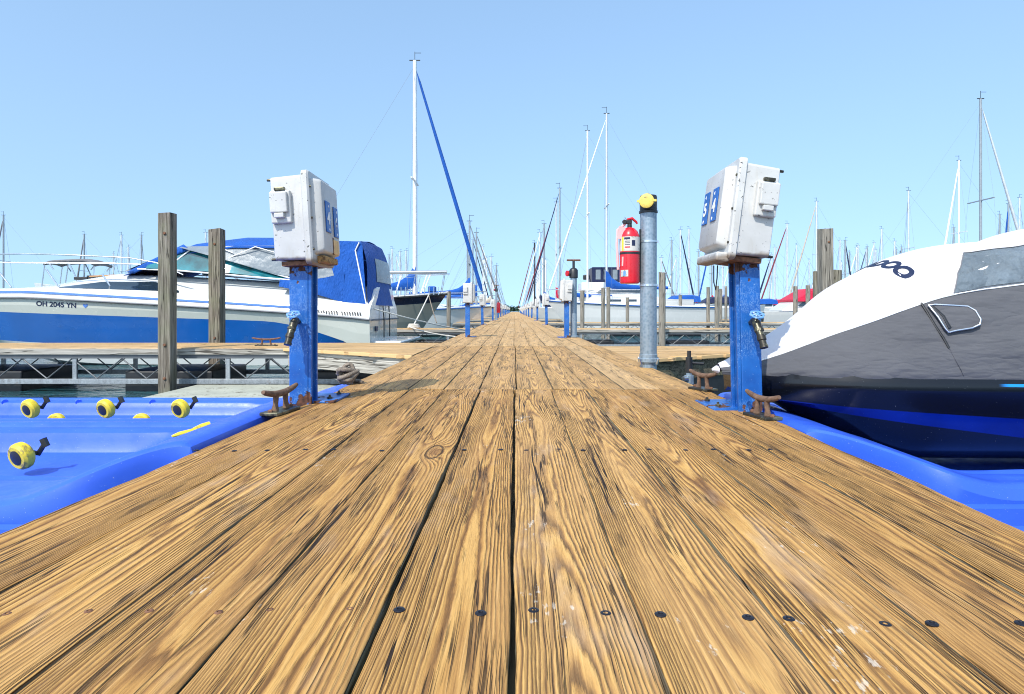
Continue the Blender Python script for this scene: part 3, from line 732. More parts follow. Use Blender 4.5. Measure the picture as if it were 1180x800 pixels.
# small valve pipe outside the right edge
t = thing('valve_pipe', (1.28, 4.3, -.4), 'short grey blue pipe with valve standing beside the right dock edge', 'pipe')
x = 1.235; y = 4.3
b = MB(); b.cyl((x, y, -.5), (x, y, .02), .022, n=12); b.cyl((x, y, -.06), (x, y, .0), .034, n=8); b.build('pipe', 'galv', t, smooth=40)
b = MB(); b.cyl((x, y, .02), (x, y, .13), .024, n=12); b.cyl((x, y, .13), (x, y, .175), .014, n=8); b.cyl((x, y, .09), (x+.10, y-.01, .085), .010, n=8); b.build('valve', 'black', t, smooth=40)
b = MB(); b.cyl((x-.02, y-.02, -.02), (x-.05, y-.03, -.02), .02, n=10); b.build('hose_fitting', 'steel', t, smooth=40)

# rope heap on left edge
t = thing('rope_knot', (-1.03, 3.78, 0), 'knotted heap of frayed grey rope on the left boardwalk edge', 'rope')
for k in range(4):
    b = MB(); pts = []; rr = random.Random(k+3); ph = rr.uniform(0, 6)
    for q in range(26):
        a = q/25*math.pi*2*1.15+ph; tl = k*.9
        v = Vector((math.cos(a)*(.052+.012*math.sin(3*a)), math.sin(a)*.040, math.sin(a+tl)*.032))
        v = Matrix.Rotation(tl, 3, 'X') @ Matrix.Rotation(k*1.1, 3, 'Z') @ v
        pts.append(Vector((-1.04, 3.78, .062))+v+Vector((rr.uniform(-.004, .004),)*3))
    b.tube(pts, .0135, 8); b.build('rope_loop', 'rope', t, smooth=60)
b = MB(); b.tube([(-1.09, 3.76, .03), (-1.06, 3.80, .012), (-1.0, 3.85, .012), (-.95, 3.80, .011)], .011, 8); b.build('rope_end', 'rope', t, smooth=60)

# ================================================================== DRIVE-ON FLOATS
def sstep(a, b, x):
    k = max(0, min(1, (x-a)/(b-a))); return k*k*(3-2*k)
def float_port(side, xn, L, y0, y1, label, ztop=-.13, nose=.13, trough=(.30, .30), depth=.15, narrow=.25):
    t = thing('drive_on_float', (side*xn, (y0+y1)/2, WZ), label, 'float', 'blue plastic floats for personal watercraft')
    b = MB(); nu, nv = 80, 110; W = y1-y0; yc = (y0+y1)/2
    def hfun(u, v):
        z = ztop + nose*(1-sstep(.04, .54, u))
        fu = sstep(.42, .85, u)
        a = sstep(trough[0], trough[0]+.05, v)*(1-sstep(W-trough[1]-.05, W-trough[1], v))
        a2 = sstep(trough[0]-.13, trough[0]-.10, v)*(1-sstep(W-trough[1]+.10, W-trough[1]+.13, v))
        z -= .022*sstep(.34, .40, u)*a2*(1-a)
        mid = .5+.5*math.cos((v-W/2)/(W/2)*math.pi)
        z -= depth*fu*a*(.62+.38*mid)
        # moulded ledges on both arms
        for e in (.10, W-.10, trough[0]-.06, W-trough[1]+.06):
            z -= .012*fu*math.exp(-((v-e)/.012)**2)
        z += .010*fu*math.exp(-((v-(trough[0]-.02))/.012)**2) + .010*fu*math.exp(-((v-(W-trough[1]+.02))/.012)**2)
        z -= .016*math.exp(-((u-.30)/.02)**2)*sstep(.2, .3, v)*(1-sstep(W-.3, W-.2, v))
        rib = abs(((u-.9) % .51)-.255)
        z += .012*sstep(.05, .0, rib)*fu*a*0
        return z
    rr = .05
    rings = []
    for i in range(nu+1):
        u = L*(i/nu)**1.35
        nw = 1-narrow*(1-sstep(0, .42, u))**1.6
        row = []
        edge = u if u < L/2 else L-u
        dr = rr*(1-math.sqrt(max(0, 1-(1-min(edge, rr)/rr)**2)))
        prof = []
        for j in range(nv+1):
            v = W*j/nv
            ev = min(v, W-v); dz = rr*(1-math.sqrt(max(0, 1-(1-min(ev, rr)/rr)**2)))
            prof.append((yc+(v-W/2)*nw, hfun(u, v)-max(dz, dr)*.95))
        zl = hfun(u, 0)
        lowA = [(-.001, -.060), (.022, -.068), (.026, -.125), (.052, -.140), (.054, -.21), (.0, -.23), (.0, -.48)]
        left = [(yc-W/2*nw-ox, max(ztop+oz, -.6)) for ox, oz in reversed(lowA)]
        right = [(yc+W/2*nw+ox, max(ztop+oz, -.6)) for ox, oz in lowA]
        rings.append([Vector((side*(xn+u), yy, zz)) for yy, zz in left+prof+right])
    b.loft(rings, True, True)
    b.build('hull', 'float', t, smooth=28)
    return t
def roller(parent, x, y, z, r, face=(-.55, -.8, .1), small=False):
    ax = Vector(face).normalized(); w = r*.80; c = Vector((x, y, z))
    z -= .006; b = MB(); b.lathe(c-ax*w/2, [(r*.45, 0), (r*.80, .0), (r*.97, w*.22), (r, w*.5), (r*.97, w*.78), (r*.80, w), (r*.45, w)], axis=ax, n=26); o = b.build('roller', 'yellow', parent, smooth=35)
    if not small:
        b = MB(); b.lathe(c-ax*w*.55, [(r*.30, 0), (r*.56, .002), (r*.54, w*1.08), (r*.34, w*1.16), (r*.12, w*1.2), (0, w*1.2)], axis=ax, n=18); b.build('hub', 'black', o, smooth=40)
        b = MB(); s = r/.07
        b.tube([c-ax*w*.75, c+Vector((.045, .05, .0))*s, c+Vector((.070, .05, .04))*s], [.012*s, .015*s, .012*s], 8)
        b.box(c+Vector((.076, .05, .055))*s, Vector((.026, .02, .045))*s, Matrix.Rotation(R(-25), 3, 'Y')); b.build('bracket', 'black', o, smooth=40)
ptA = float_port(-1, 1.09, 3.9, 1.86, 3.40, 'near blue plastic watercraft float left of the boardwalk with yellow grab handle', -.135, .15, (.40, .30))
roller(ptA, PX(25, 2.72), 2.72, -.19, .063, (-.30, -.9, -.22))
roller(ptA, PX(25, 2.72)-.52, 2.72, -.19, .063, (-.30, -.9, -.22))
b = MB(); b.tube([P(198, 503, 2.62), P(207, 500.5, 2.64), P(221, 497, 2.68), P(233, 492, 2.72), P(242, 488, 2.74)], [.008, .018, .018, .024, .016], 10, squash=.6); b.build('grab_handle', 'yellow', ptA, smooth=60)
ptB = float_port(-1, 1.14, 4.6, 3.43, 4.62, 'farther blue plastic watercraft float with three yellow rollers', -.195, .12, (.16, .16), .15, .12)
for px in (35, 122, 208, -55): roller(ptB, PX(px, 4.02), 4.02, PZ(471, 4.02), .066, (-.30, -.9, -.25))
for px in (65, 163): roller(ptB, PX(px, 3.72), 3.72, PZ(486.5, 3.72), .055, (0, -1, 0), True)
for px in (5, 90, 175):
    b = MB(); b.cyl(P(px, 463, 4.50), P(px+1, 464, 4.462), .022, n=10); b.build('moulded_recess', 'float', ptB, smooth=40)
ptC = float_port(1, 1.20, 3.9, 2.10, 4.05, 'blue plastic float right of the boardwalk carrying the covered watercraft', -.15, .12, (.30, .30), .17, .42)
roller(ptC, 1.45, 2.52, -.14, .05, (.3, -.9, 0), True)

# ================================================================== COVERED WATERCRAFT
wc_ = thing('covered_watercraft', (1.6, 3.15, -.2), 'personal watercraft under a white and charcoal cover on the right', 'watercraft')
YC = 3.15
#      X    top z  half-w shoulder, z shoulder(boundary), half-w gunwale, gun z
st = [(1.055, .175, .020, .165, .04, .150),
      (1.10, .205, .045, .178, .10, .150),
      (1.20, .265, .090, .195, .19, .152),
      (1.345, .340, .185, .262, .30, .158),
      (1.50, .500-.06, .270, .345, .40, .162),
      (1.66, .590, .330, .408, .455, .165),
      (1.82, .672, .370, .478, .49, .167),
      (1.95, .735, .390, .525, .51, .168),
      (2.12, .785, .405, .556, .535, .170),
      (2.30, .810, .415, .580, .55, .170),
      (2.42, .815, .420, .592, .56, .170),
      (2.55, .868, .425, .600, .57, .170),
      (2.75, .905, .430, .605, .58, .170),
      (3.0, .86, .430, .58, .58, .170),
      (3.4, .70, .40, .52, .58, .165),
      (3.9, .62, .38, .44, .56, .160),
      (4.3, .52, .35, .36, .50, .155),
      (4.38, .30, .30, .25, .46, .155)]
def lerp_st(X):
    for i in range(len(st)-1):
        if st[i][0] <= X <= st[i+1][0]:
            k = (X-st[i][0])/(st[i+1][0]-st[i][0])
            p0 = st[max(i-1, 0)]; p1 = st[i]; p2 = st[i+1]; p3 = st[min(i+2, len(st)-1)]
            return [p1[j]+(p2[j]-p1[j])*k for j in range(6)]
    return list(st[-1])
xs = [1.055+(4.38-1.055)*k/90 for k in range(91)]
sm = []
for X in xs:                                            # smoothed stations
    acc = [0]*6; wsum = 0
    for d in (-.06, -.03, 0, .03, .06):
        q = lerp_st(min(max(X+d, 1.055), 4.38)); w = 1-abs(d)*8
        for j in range(6): acc[j] += q[j]*w
        wsum += w
    sm.append([X]+[a/wsum for a in acc[1:]])
whi = MB(); gry = MB(); wr, gl_, gr2 = [], [], []
for X, zt, hs, zs, hg, zg in sm:
    row = []
    for k in range(-12, 13):
        q = k/12; yy = hs*q
        z = zs+(zt-zs)*(1-abs(q)**2.3)**.85
        # sag between the windscreen and the bars
        z += .007*mnoise.noise(Vector((X*4, yy*5, 1)))
        dg = (X-1.93)-(.42+q)*.5                       # slanting tucks running from the windscreen corner to the hem
        if q < -.45: z -= (.016*math.exp(-((dg)/.022)**2)+.011*math.exp(-((dg-.065)/.018)**2)+.008*math.exp(-((dg+.08)/.03)**2))*sstep(-.45, -.7, q)*sstep(-1.0, -.93, q)
        row.append(Vector((X, YC+yy, z)))
    wr.append(row)
    for s, lst in ((-1, gl_), (1, gr2)):
        r_ = []
        for k in range(13):
            q = k/12
            yy = hs+(hg-hs)*(1-(1-q)**1.6); z = zs+(zg-zs)*q
            fold = .012*mnoise.noise(Vector((X*2.5, q*5, 2+s)))*math.sin(q*math.pi)
            fold += .007*math.sin(X*34+q*16+3*mnoise.noise(Vector((X*5, q, 0))))*sstep(.72, .95, q)*sstep(1.95, 1.5, X)
            fold += .010*math.exp(-((X-(2.02+.18*q))/.035)**2)*math.sin(q*math.pi)     # seam tuck
            fold += .006*math.sin(q*38+X*3)*sstep(2.02, 2.25, X)*sstep(.5, .95, q)*(1-sstep(2.25, 2.8, X))
            r_.append(Vector((X, YC+s*(yy+fold+.001), z-.0005)))
        # skirt hem tucked under
        r_.append(Vector((X, YC+s*(hg-.004), zg-.015))); lst.append(r_)
whi.loft(wr, False, False); cov = whi.build('white_cover_top', 'coverwhite', wc_, smooth=60)
gry.loft(gl_, False, False); gry.loft(gr2, False, False); gry.build('charcoal_cover_side', 'covergrey', wc_, smooth=60)
bv = BVHTree.FromPolygons(whi.v, whi.f)
gl_pts = [r for r in gl_]
# hem piping between white and charcoal
for lst, s in ((gl_, -1), (gr2, 1)):
    b = MB(); b.tube([r[0]+Vector((0, s*.002, .001)) for r in lst], .0035, 6); b.build('hem_piping', 'signwhite', wc_, smooth=60)
# nose closing
b = MB(); b.loft([[Vector((1.05-.02*math.cos(a)*0, YC+math.cos(R(k*30))*.045*(1-a/3), .155+.0+math.sin(R(k*30))*.02*(1-a/3))) + Vector((-.012*a, 0, 0)) for k in range(12)] for a in range(3)]); b.build('nose_cap', 'coverwhite', wc_, smooth=60)
# lower hull
hb = MB(); rings = []
for X, zt, hs, zs, hg, zg in sm[2:]:
    k = sstep(1.1, 1.9, X); zk = .06-.36*k; hc = hg*(.55+.30*k)
    prof = [(hg-.006, zg+.005), (hg+.004, zg-.02), (hg+.012, zg-.045), (hg+.004, zg-.07), (hg*.96, zg-.12+.0*k), (hg*.93, zg-.12-.06*k), (hc*.97, zk+.17*k), (hc*.78, zk+.10*k), (hc*.4, zk+.04*k), (0, zk)]
    pts = [Vector((X, YC-a, z)) for a, z in prof] + [Vector((X, YC+a, z)) for a, z in reversed(prof[:-1])]
    rings.append(pts)
hb.loft(rings, True, True)
m = NT('black_and_blue_watercraft_gelcoat'); x_, y_, z_ = m.sep(m.obj())       # object origin at X=1.6, z=-.2
up = (x_*-.048 + .219 + z_*-1.0); lo = (x_*-.119 + .172 + z_*-1.0)*-1.0
mk = up.step(0, .004)*lo.step(0, .004)*x_.step(-.36, -.30)
cl = m.mix(mk, (.004, .005, .008), m.ramp(m.noise(m.obj(), 3, 3), [(.3, (.001, .006, .09)), (.7, (.002, .016, .22))]))
sp2 = m.noise(m.obj(), 160, 2).step(.74, .78, 0, .5); cl = m.mix(sp2, cl, (.4, .42, .45))
mk2 = (z_-.338).abs()._m('LESS_THAN', .006)*x_.step(.48, .53); cl = m.mix(mk2, cl, (.01, .25, .70))
m.color(cl); m.set(.22, 0, .35, .15)
hb.build('hull', m.mat, wc_, smooth=45)
# silver side of the windscreen under the cover: a wrinkled panel, built on the cover surface
def on_cover(X, Y, off=.004):
    r_ = bv.ray_cast(Vector((X, Y, 3)), Vector((0, 0, -1)))
    return (r_[0]+r_[1]*(off if r_[1].z > 0 else -off)) if r_[0] else None
sv = MB(); rows = []
for i in range(25):
    k = i/24
    row = []
    qa = -.992; qb = -.585
    for j in range(11):
        X = 1.99+.155*j/10*(1-k)+k*.95
        idx = min(range(len(sm)), key=lambda q: abs(sm[q][0]-X)); _, zt, hs, zs, hg, zg = sm[idx]
        q = qa+(qb-qa)*j/10; yy = hs*q; z = zs+(zt-zs)*(1-min(abs(q), .9999)**2.3)**.85
        n_ = (.020*(1-2*abs(mnoise.noise(Vector((X*7+j*.35, j*.28, 5)))))-.008)*math.sin(j/10*math.pi)
        row.append(Vector((X, YC+yy-.010-n_, z+.004+n_)))
    rows.append(row)
sv.loft(rows, False, False); sv.build('silver_side_panel', 'coversilver', wc_, smooth=70)
b = MB(); b.tube(rows[0] + [r[10]+Vector((0, -.001, .002)) for r in rows[1:]], .0025, 6); b.build('panel_seam', 'canvasgrey', wc_, smooth=60)
b = MB(); q0 = P(1175, 283, 2.75)
b.tube([rows[12][10]+Vector((0, -.006, .0)), rows[13][6]+Vector((0, -.008, .0)), rows[15][2]+Vector((0, -.012, .0))], .012, 6, squash=.4); b.build('black_strap', 'black', wc_, smooth=60)
# black seam tape and mirror frame on the near side
def on_side(X, z, off=.006):
    idx = min(range(len(sm)), key=lambda q: abs(sm[q][0]-X)); pr_ = gl_[idx]
    for a, c in zip(pr_[:-1], pr_[1:]):
        if a.z >= z >= c.z: k = (a.z-z)/(a.z-c.z+1e-9); p = a.lerp(c, k); return Vector((X, p.y-off, z))
    return Vector((X, pr_[0].y-off, z))
def side_px(px, py):
    X, Y = 2.0, 2.7
    for _ in range(8): X = PX(px, Y); z = PZ(py, Y); Y = on_side(X, z, 0).y
    return X, z
b = MB(); pts = [on_side(*side_px(px, py), .004) for px, py in ((1061, 349), (1068, 360), (1077, 375), (1087, 390), (1093, 401))]; b.tube(pts, .0055, 6, squash=.7); b.build('seam_tape', 'black', wc_, smooth=60)
b = MB(); pts = [on_side(*side_px(px, py), .004) for px, py in ((1093, 401), (1099, 412), (1107, 426), (1110, 433))]; b.tube(pts, .0018, 6); b.build('seam_stitch', 'covergrey', wc_, smooth=60)
mp = [(1067, 352), (1075, 351), (1095, 352), (1112, 353), (1119, 358), (1127, 368), (1126, 374), (1117, 378), (1098, 381), (1090, 383), (1086, 378), (1078, 365)]
loop = [on_side(*side_px(a, c_), .016) for a, c_ in mp]
b = MB(); b.tube(loop+[loop[0], loop[1]], .0042, 8); b.build('mirror_frame', 'steel', wc_, smooth=60)
b = MB(); cen = sum(loop, Vector())/len(loop); n_ = len(loop); b.add([p+Vector((0, .002, 0)) for p in loop]+[cen+Vector((0, -.012, 0))], [(i, (i+1) % n_, n_) for i in range(n_)]); b.build('mirror_pocket', 'covergrey', wc_, smooth=70)
b = MB(); b.tube([loop[0]+Vector((.02, -.003, -.004)), loop[11]+Vector((.025, -.004, 0)), loop[10]+Vector((.02, -.004, 0))], .010, 6, squash=.5); b.build('mirror_pocket_strap', 'black', wc_, smooth=60)
# lettering SEA-DOO on the top of the cover
org = Vector(((1028-CX)*2.93/F, 0, 0))
tm = text_mb('SEADOO', .082, Matrix.Identity(4), 0, .25, .0045)
tv = []
for v in tm.v:                                             # reads across the bonnet, seen from the bow
    X = 1.875+v.y*1.05; Y = YC-v.x*1.42-.02
    p = on_cover(X, Y, .003); tv.append(p if p is not None else Vector((X, Y, .7)))
tm.v = tv
tm.build('lettering', 'ink', wc_, flip=False)
# ================================================================== LEFT CRUISER
s11 = 11/F
cr = thing('motor_cruiser', (-6.2, 12.3, WZ), 'white motor cruiser with blue hull band and blue canvas canopy at left', 'boat')
YN, YF = 11.0, 13.7; YM = (YN+YF)/2
X0, X1 = PX(-200, 11), PX(425, 11)            # bow tip, stern
Lc = X1-X0
def zp(py): return PZ(py, 11)
def hw(u):                                     # half breadth by distance from stern fraction (0 stern..1 bow)
    return 1.35*(1-max(0, (u-.50)/.50)**2.4)*(1-.04*(1-u))
def sheer(u): return zp(368.5-26*min(1, u*1.56)**.8)         # rub rail height
hull = MB(); rings = []; nS = 40
def keelz(u): return WZ-.30+ max(0, (u-.47)/.53)**1.9*(1.3)
for i in range(nS+1):
    u = i/nS; w = max(hw(u), .02); zs = sheer(u); zk = min(keelz(u), zs-.25)
    band_t = zp(397-26*sstep(0.03, .20, u)**.6*1.0-17*max(0, u-.16)/.8)      # top of the blue band
    if u < .04: band_t = zp(402)
    zb = zk+(zs-zk)*.22
    band_b = max(zb+.02, zp(396)-.0+max(0, (u-.6))*.35)
    band_b = min(band_b, band_t-.01)
    lev = [(0, zk), (w*.55, zk+(zb-zk)*.55), (w*.86, zb), (w*.93, band_b), (w*.965, band_t), (w*.99, (band_t+zs)/2), (w, zs)]
    pts = []
    for a, z in lev:
        rk = (z-zk)/(zs-zk); xx = X1-u*Lc + (1-rk)**1.3*sstep(.55, 1, u)*1.5
        pts.append((xx, a, z))
    rings.append(pts)
for s in (-1, 1):
    for j in range(6):
        hull.cur = {0: 2, 1: 2, 2: 2, 3: 1, 4: 0, 5: 0}[j]
        hull.loft([[Vector((r_[j][0], YM+s*r_[j][1], r_[j][2])), Vector((r_[j+1][0], YM+s*r_[j+1][1], r_[j+1][2]))] for r_ in rings], False, False)
hull.cur = 0
hull.add([Vector((rings[0][j][0], YM-rings[0][j][1], rings[0][j][2])) for j in range(7)]+[Vector((rings[0][j][0], YM+rings[0][j][1], rings[0][j][2])) for j in range(6, 0, -1)], [list(range(13))])
hullo = hull.build('hull', ['gelcream', 'hullblue', 'gel'], cr, smooth=35)
def side_y(X): u = (X1-X)/Lc; return YM-hw(min(max(u, 0), 1))
# topsides above rub rail
tops = MB(); rT = []
def deckz(u):   # outer deck edge above rail
    return sheer(u)+.13+.10*(1-u)
for i in range(nS+1):
    u = i/nS; w = max(hw(u), .02); zs = sheer(u); xx = X1-u*Lc
    zd = deckz(u); inner = max(w-.32, .01)
    camp = zp(313+(u-.5)*100) if u > .5 else zp(313+(.5-u)*33)      # coach roof / coaming height
    camp = max(camp, zd+.03)
    if u > .93: camp = zd+.03
    pr_ = [(w+.03, zs-.02), (w+.035, zs+.02), (w+.005, zs+.05), (w-.02, zd-.06), (w-.08, zd), (inner, zd+.015 + (camp-zd)*.35), (max(inner-.16, .008), camp-.04), (max(inner-.30, .006), camp), (0, camp+.03)]
    rT.append((xx, pr_))
for s in (-1, 1):
    tops.loft([[Vector((xx, YM+s*a, z)) for a, z in pr_] for xx, pr_ in rT], False, False)
xx, pr_ = rT[0]
tops.add([Vector((xx, YM-a, z)) for a, z in pr_]+[Vector((xx, YM+a, z)) for a, z in reversed(pr_[:-1])], [list(range(17))])
tops.build('topsides', 'gel', cr, smooth=35)
b = MB(); b.tube([Vector((xx, YM-pr_[0][0]-.005, pr_[0][1]+.012)) for xx, pr_ in rT], .017, 6); b.tube([Vector((xx, YM+pr_[0][0]+.005, pr_[0][1]+.012)) for xx, pr_ in rT], .017, 6)
b.tube([Vector((X1+.02, YM+q*1.33, sheer(0)-.01)) for q in (-1, 0, 1)], .017, 6); b.build('rub_rail', 'canvasgrey', cr, smooth=60)
b = MB(); b.loft([[Vector((xx, YM-pr_[2][0]-.006, pr_[2][1]+.015+d+.02)) for xx, pr_ in rT[5:]] for d in (0, .035)], False, False); b.build('pinstripe', 'stripe', cr)
b = MB(); b.loft([[Vector((xx, YM-pr_[3][0]-.004+d*.5-.006, pr_[3][1]-.03+d)) for xx, pr_ in rT[9:26]] for d in (0, .012)], False, False); b.build('fine_pinstripe', 'stripe', cr)
def tops_y(X, z, off=.012):
    u = min(max((X1-X)/Lc, 0), 1); i = min(int(u*nS), nS-1); k = u*nS-i
    pa, pb = rT[i][1], rT[i+1][1]; pr_ = [(a[0]+(c[0]-a[0])*k, a[1]+(c[1]-a[1])*k) for a, c in zip(pa, pb)]
    for a, c in zip(pr_[1:-1], pr_[2:]):
        if a[1] <= z <= c[1]: q = (z-a[1])/(c[1]-a[1]+1e-9); return YM-(a[0]+(c[0]-a[0])*q)-off
    return YM-pr_[5][0]-off
def patch(pxs_top, pxs_bot, name, mat, parent, off=.014, n=20, fn=None):
    """a window panel following the cabin side between two pixel polylines measured at Y=11.3"""
    def interp(pl, q):
        x = pl[0][0]+(pl[-1][0]-pl[0][0])*q
        for a, c in zip(pl[:-1], pl[1:]):
            if a[0] <= x <= c[0]: k = (x-a[0])/(c[0]-a[0]+1e-9); return x, a[1]+(c[1]-a[1])*k
        return x, pl[-1][1]
    rows = []
    for q in range(n+1):
        row = []
        for r_ in range(4):
            xt, yt = interp(pxs_top, q/n); xb_, yb_ = interp(pxs_bot, q/n); px = xt+(xb_-xt)*r_/3; py = yt+(yb_-yt)*r_/3
            Y = 11.3
            for _ in range(5): X = PX(px, Y); z = PZ(py, Y); Y = tops_y(X, z, off)
            row.append(Vector((X, Y, z)))
        rows.append(row)
    b = MB(); b.loft(rows, False, False); return b.build(name, mat, parent, smooth=60)
patch([(68, 331), (120, 324.5), (180, 325), (206, 335)], [(68, 331.5), (120, 333), (180, 335), (206, 337.5)], 'cabin_window', 'glass', cr)
for k in range(2):
    for q in range(8):
        x0_ = 366+k*27+q*3.0
        patch([(x0_, 357.3+k*1.6+q*.15), (x0_+1.6, 357.4+k*1.6+q*.15)], [(x0_+.6, 361.3+k*1.6+q*.15), (x0_+2.2, 361.5+k*1.6+q*.15)], 'air_vent', 'black', cr, .02, 1)
# registration lettering on bow
def hull_pt(px, py, off=.012):
    Y = 11.5
    for _ in range(8):
        X = PX(px, Y); z = PZ(py, Y); u = min(max((X1-X)/Lc, 0), 1); Y = YM-hw(u)*.985-off
    return Vector((X, Y, z))
p0 = hull_pt(65, 351); p1 = hull_pt(90, 351.6); p2 = hull_pt(40, 350.2)
tm = text_mb('OH 2045 YN', 1, Matrix.Identity(4), 0, 0, .034)
hbv = BVHTree.FromPolygons(hull.v, hull.f)
def on_hull(px, py, off=.003):
    Y = 11.5
    for _ in range(10):
        r_ = hbv.ray_cast(Vector((PX(px, Y), 5, PZ(py, Y))), Vector((0, 1, 0)))
        if r_[0] is None: break
        Y = r_[0].y
    return Vector((PX(px, Y), Y-off, PZ(py, Y)))
wmax = max(v.x for v in tm.v); tm.v = [on_hull(65+v.x/wmax*23, 351.3+v.x/wmax*1.3-v.y*7.8) for v in tm.v]
tm.build('registration_letters', 'ink', hullo, flip=False)
hp = on_hull(98.5, 352.8); b = MB(); b.prism([on_hull(98.5+a*2.6, 352.8-c_*2.4) for a, c_ in ((-1, .8), (-.5, 1), (0, .7), (.5, 1), (1, .8), (1, .1), (0, -1), (-1, .1))], (0, -.003, 0)); b.build('state_sticker', 'stripe', hullo)
# windscreen and canopy
def C(px, py, dy): Y = YM+dy; return Vector((PX(px, 11.6), Y, PZ(py, 11.6)))
HWc = .98
def strip(top, bot, yt, yb, name, mat, n=16, sides=(-1, 1), th=.0):
    o = None
    for s in sides:
        rows = []
        for q in range(n+1):
            def it(pl, k):
                x = pl[0][0]+(pl[-1][0]-pl[0][0])*k
                for a, c in zip(pl[:-1], pl[1:]):
                    if a[0]-1e-6 <= x <= c[0]+1e-6: kk = (x-a[0])/(c[0]-a[0]+1e-9); return x, a[1]+(c[1]-a[1])*kk
                return x, pl[-1][1]
            a = it(top, q/n); c = it(bot, q/n)
            rows.append([C(a[0]+(c[0]-a[0])*k/3, a[1]+(c[1]-a[1])*k/3, s*(yt+(yb-yt)*k/3)) for k in range(4)])
        b = MB(); b.loft(rows, False, False); o = b.build(name, mat, cr, smooth=60)
        if th: md = o.modifiers.new('sol', 'SOLIDIFY'); md.thickness = th
    return o
strip([(178, 304), (215, 286), (270, 301), (345, 323)], [(178, 310.5), (215, 312), (270, 315.5), (345, 324)], .92, 1.04, 'windscreen_glass', 'teal')
for s in (-1, 1):
    b = MB(); b.tube([C(158, 312, s*.75), C(215, 286, s*.93), C(270, 301, s*.95), C(345, 323, s*1.02)], .018, 6); b.tube([C(168, 311, s*1.0), C(215, 313, s*1.05), (C(345, 324, s*1.06))], .016, 6)
    b.tube([C(202, 309, s*1.0), C(226, 289, s*.95)], .014, 6); b.build('windscreen_frame', 'whitealu', cr, smooth=60)
b = MB(); b.loft([[C(150+q*8, 313-q*3.3, dy*(1-.0*q)) for dy in (-.92, -.6, -.3, 0, .3, .6, .92)] for q in range(9)], False, False); b.build('front_windscreen', 'teal', cr, smooth=60)
# side curtain (vinyl), canopy cloth
strip([(216, 285), (330, 284), (390, 300)], [(216, 287), (330, 318), (390, 326)], .90, 1.03, 'side_curtain', 'vinyl')
for s in (-1, 1):
    b = MB(); b.tube([C(258, 286, s*.96), C(275, 293, s*.99)], .010, 6); b.tube([C(268, 300, s*1.0), C(300, 286, s*.98)], .010, 6); b.tube([C(300, 286, s*.97), C(335, 296, s*1.0)], .010, 6); b.build('canopy_frame', 'whitealu', cr, smooth=60)
cv = MB(); rows = []
top = [(150, 315), (170, 306), (200, 291), (218, 284), (245, 279.5), (275, 276.5), (310, 276.5), (350, 277.5), (390, 278), (405, 277), (418, 278.5)]
for i, (px, py) in enumerate(top):
    k = min(1, i/3); hwid = .92+.0*k; row = []
    edge = {0: .05, 1: .14, 2: .20}.get(i, .27)
    for j in range(-8, 9):
        q = j/8; drop = abs(q)**3*edge; sag = .012*math.sin(i*2.6)*(1-q*q)
        row.append(C(px, py, (hwid+.03)*q)+Vector((0, 0, -drop+sag+((.10 if i < 8 else .05) if i > 1 else .04*i))))
    rows.append(row)
cv.loft(rows, False, False); o = cv.build('canopy_top', 'canvasblue', cr, smooth=60); md = o.modifiers.new('sol', 'SOLIDIFY'); md.thickness = .012
strip([(376, 279), (405, 279), (420, 281)], [(401, 348), (415, 350), (428, 352)], .92, 1.15, 'canopy_side', 'canvasblue', 12)
strip([(153, 314.5), (185, 299), (218, 283)], [(163, 316), (193, 302), (226, 289)], .95, .97, 'canopy_front_flap', 'canvasblue', 10, th=.01)
strip([(330, 322), (376, 322), (402, 316)], [(330, 331), (376, 341), (402, 349)], 1.06, 1.13, 'lower_canopy_skirt', 'canvasblue', 10)
# aft curtain: curved from side to side
cv = MB(); rows = []
for q in range(9):
    k = q/8; px = 418+ (430-418)*k + 7*math.sin(k*math.pi)*(1-k); py = 279+(352-279)*k
    rows.append([C(px+ (1-abs(j/8)**3)*6, py, (j/8)*(.93+.22*k)) for j in range(-8, 9)])
cv.loft(rows, False, False); o = cv.build('aft_curtain', 'canvasblue', cr, smooth=60)
cv = MB(); cv.loft([[r_[j]+Vector((.012, 0, 0)) for j in range(3, 14)] for r_ in rows[2:6]], False, False); cv.build('aft_window', 'vinyl', o, smooth=60)
b = MB(); b.tube([C(417, 281, -.945), C(413, 290, -.97), C(420, 320, -1.04), C(428, 352, -1.14)], .014, 6); b.build('canopy_edge_piping', 'whitealu', cr, smooth=60)
# transom details
b = MB(); b.bx(X1-.02, X1+.55, YM-1.15, YM+1.15, zp(394)-.06, zp(394)); b.build('swim_platform', 'gel', cr, bevel=.02)
for yy in (YM-.3, YM+.25):
    b = MB(); b.tube([(X1+.03, yy, zp(352)), (X1+.05, yy, zp(370)), (X1+.05, yy, zp(392))], .012, 6); b.build('transom_door_seam', 'black', cr)
b = MB(); b.bx(X1+.012, X1+.03, YM-.9, YM-.75, zp(383), zp(377)); b.build('transom_emblem', 'ink', cr)
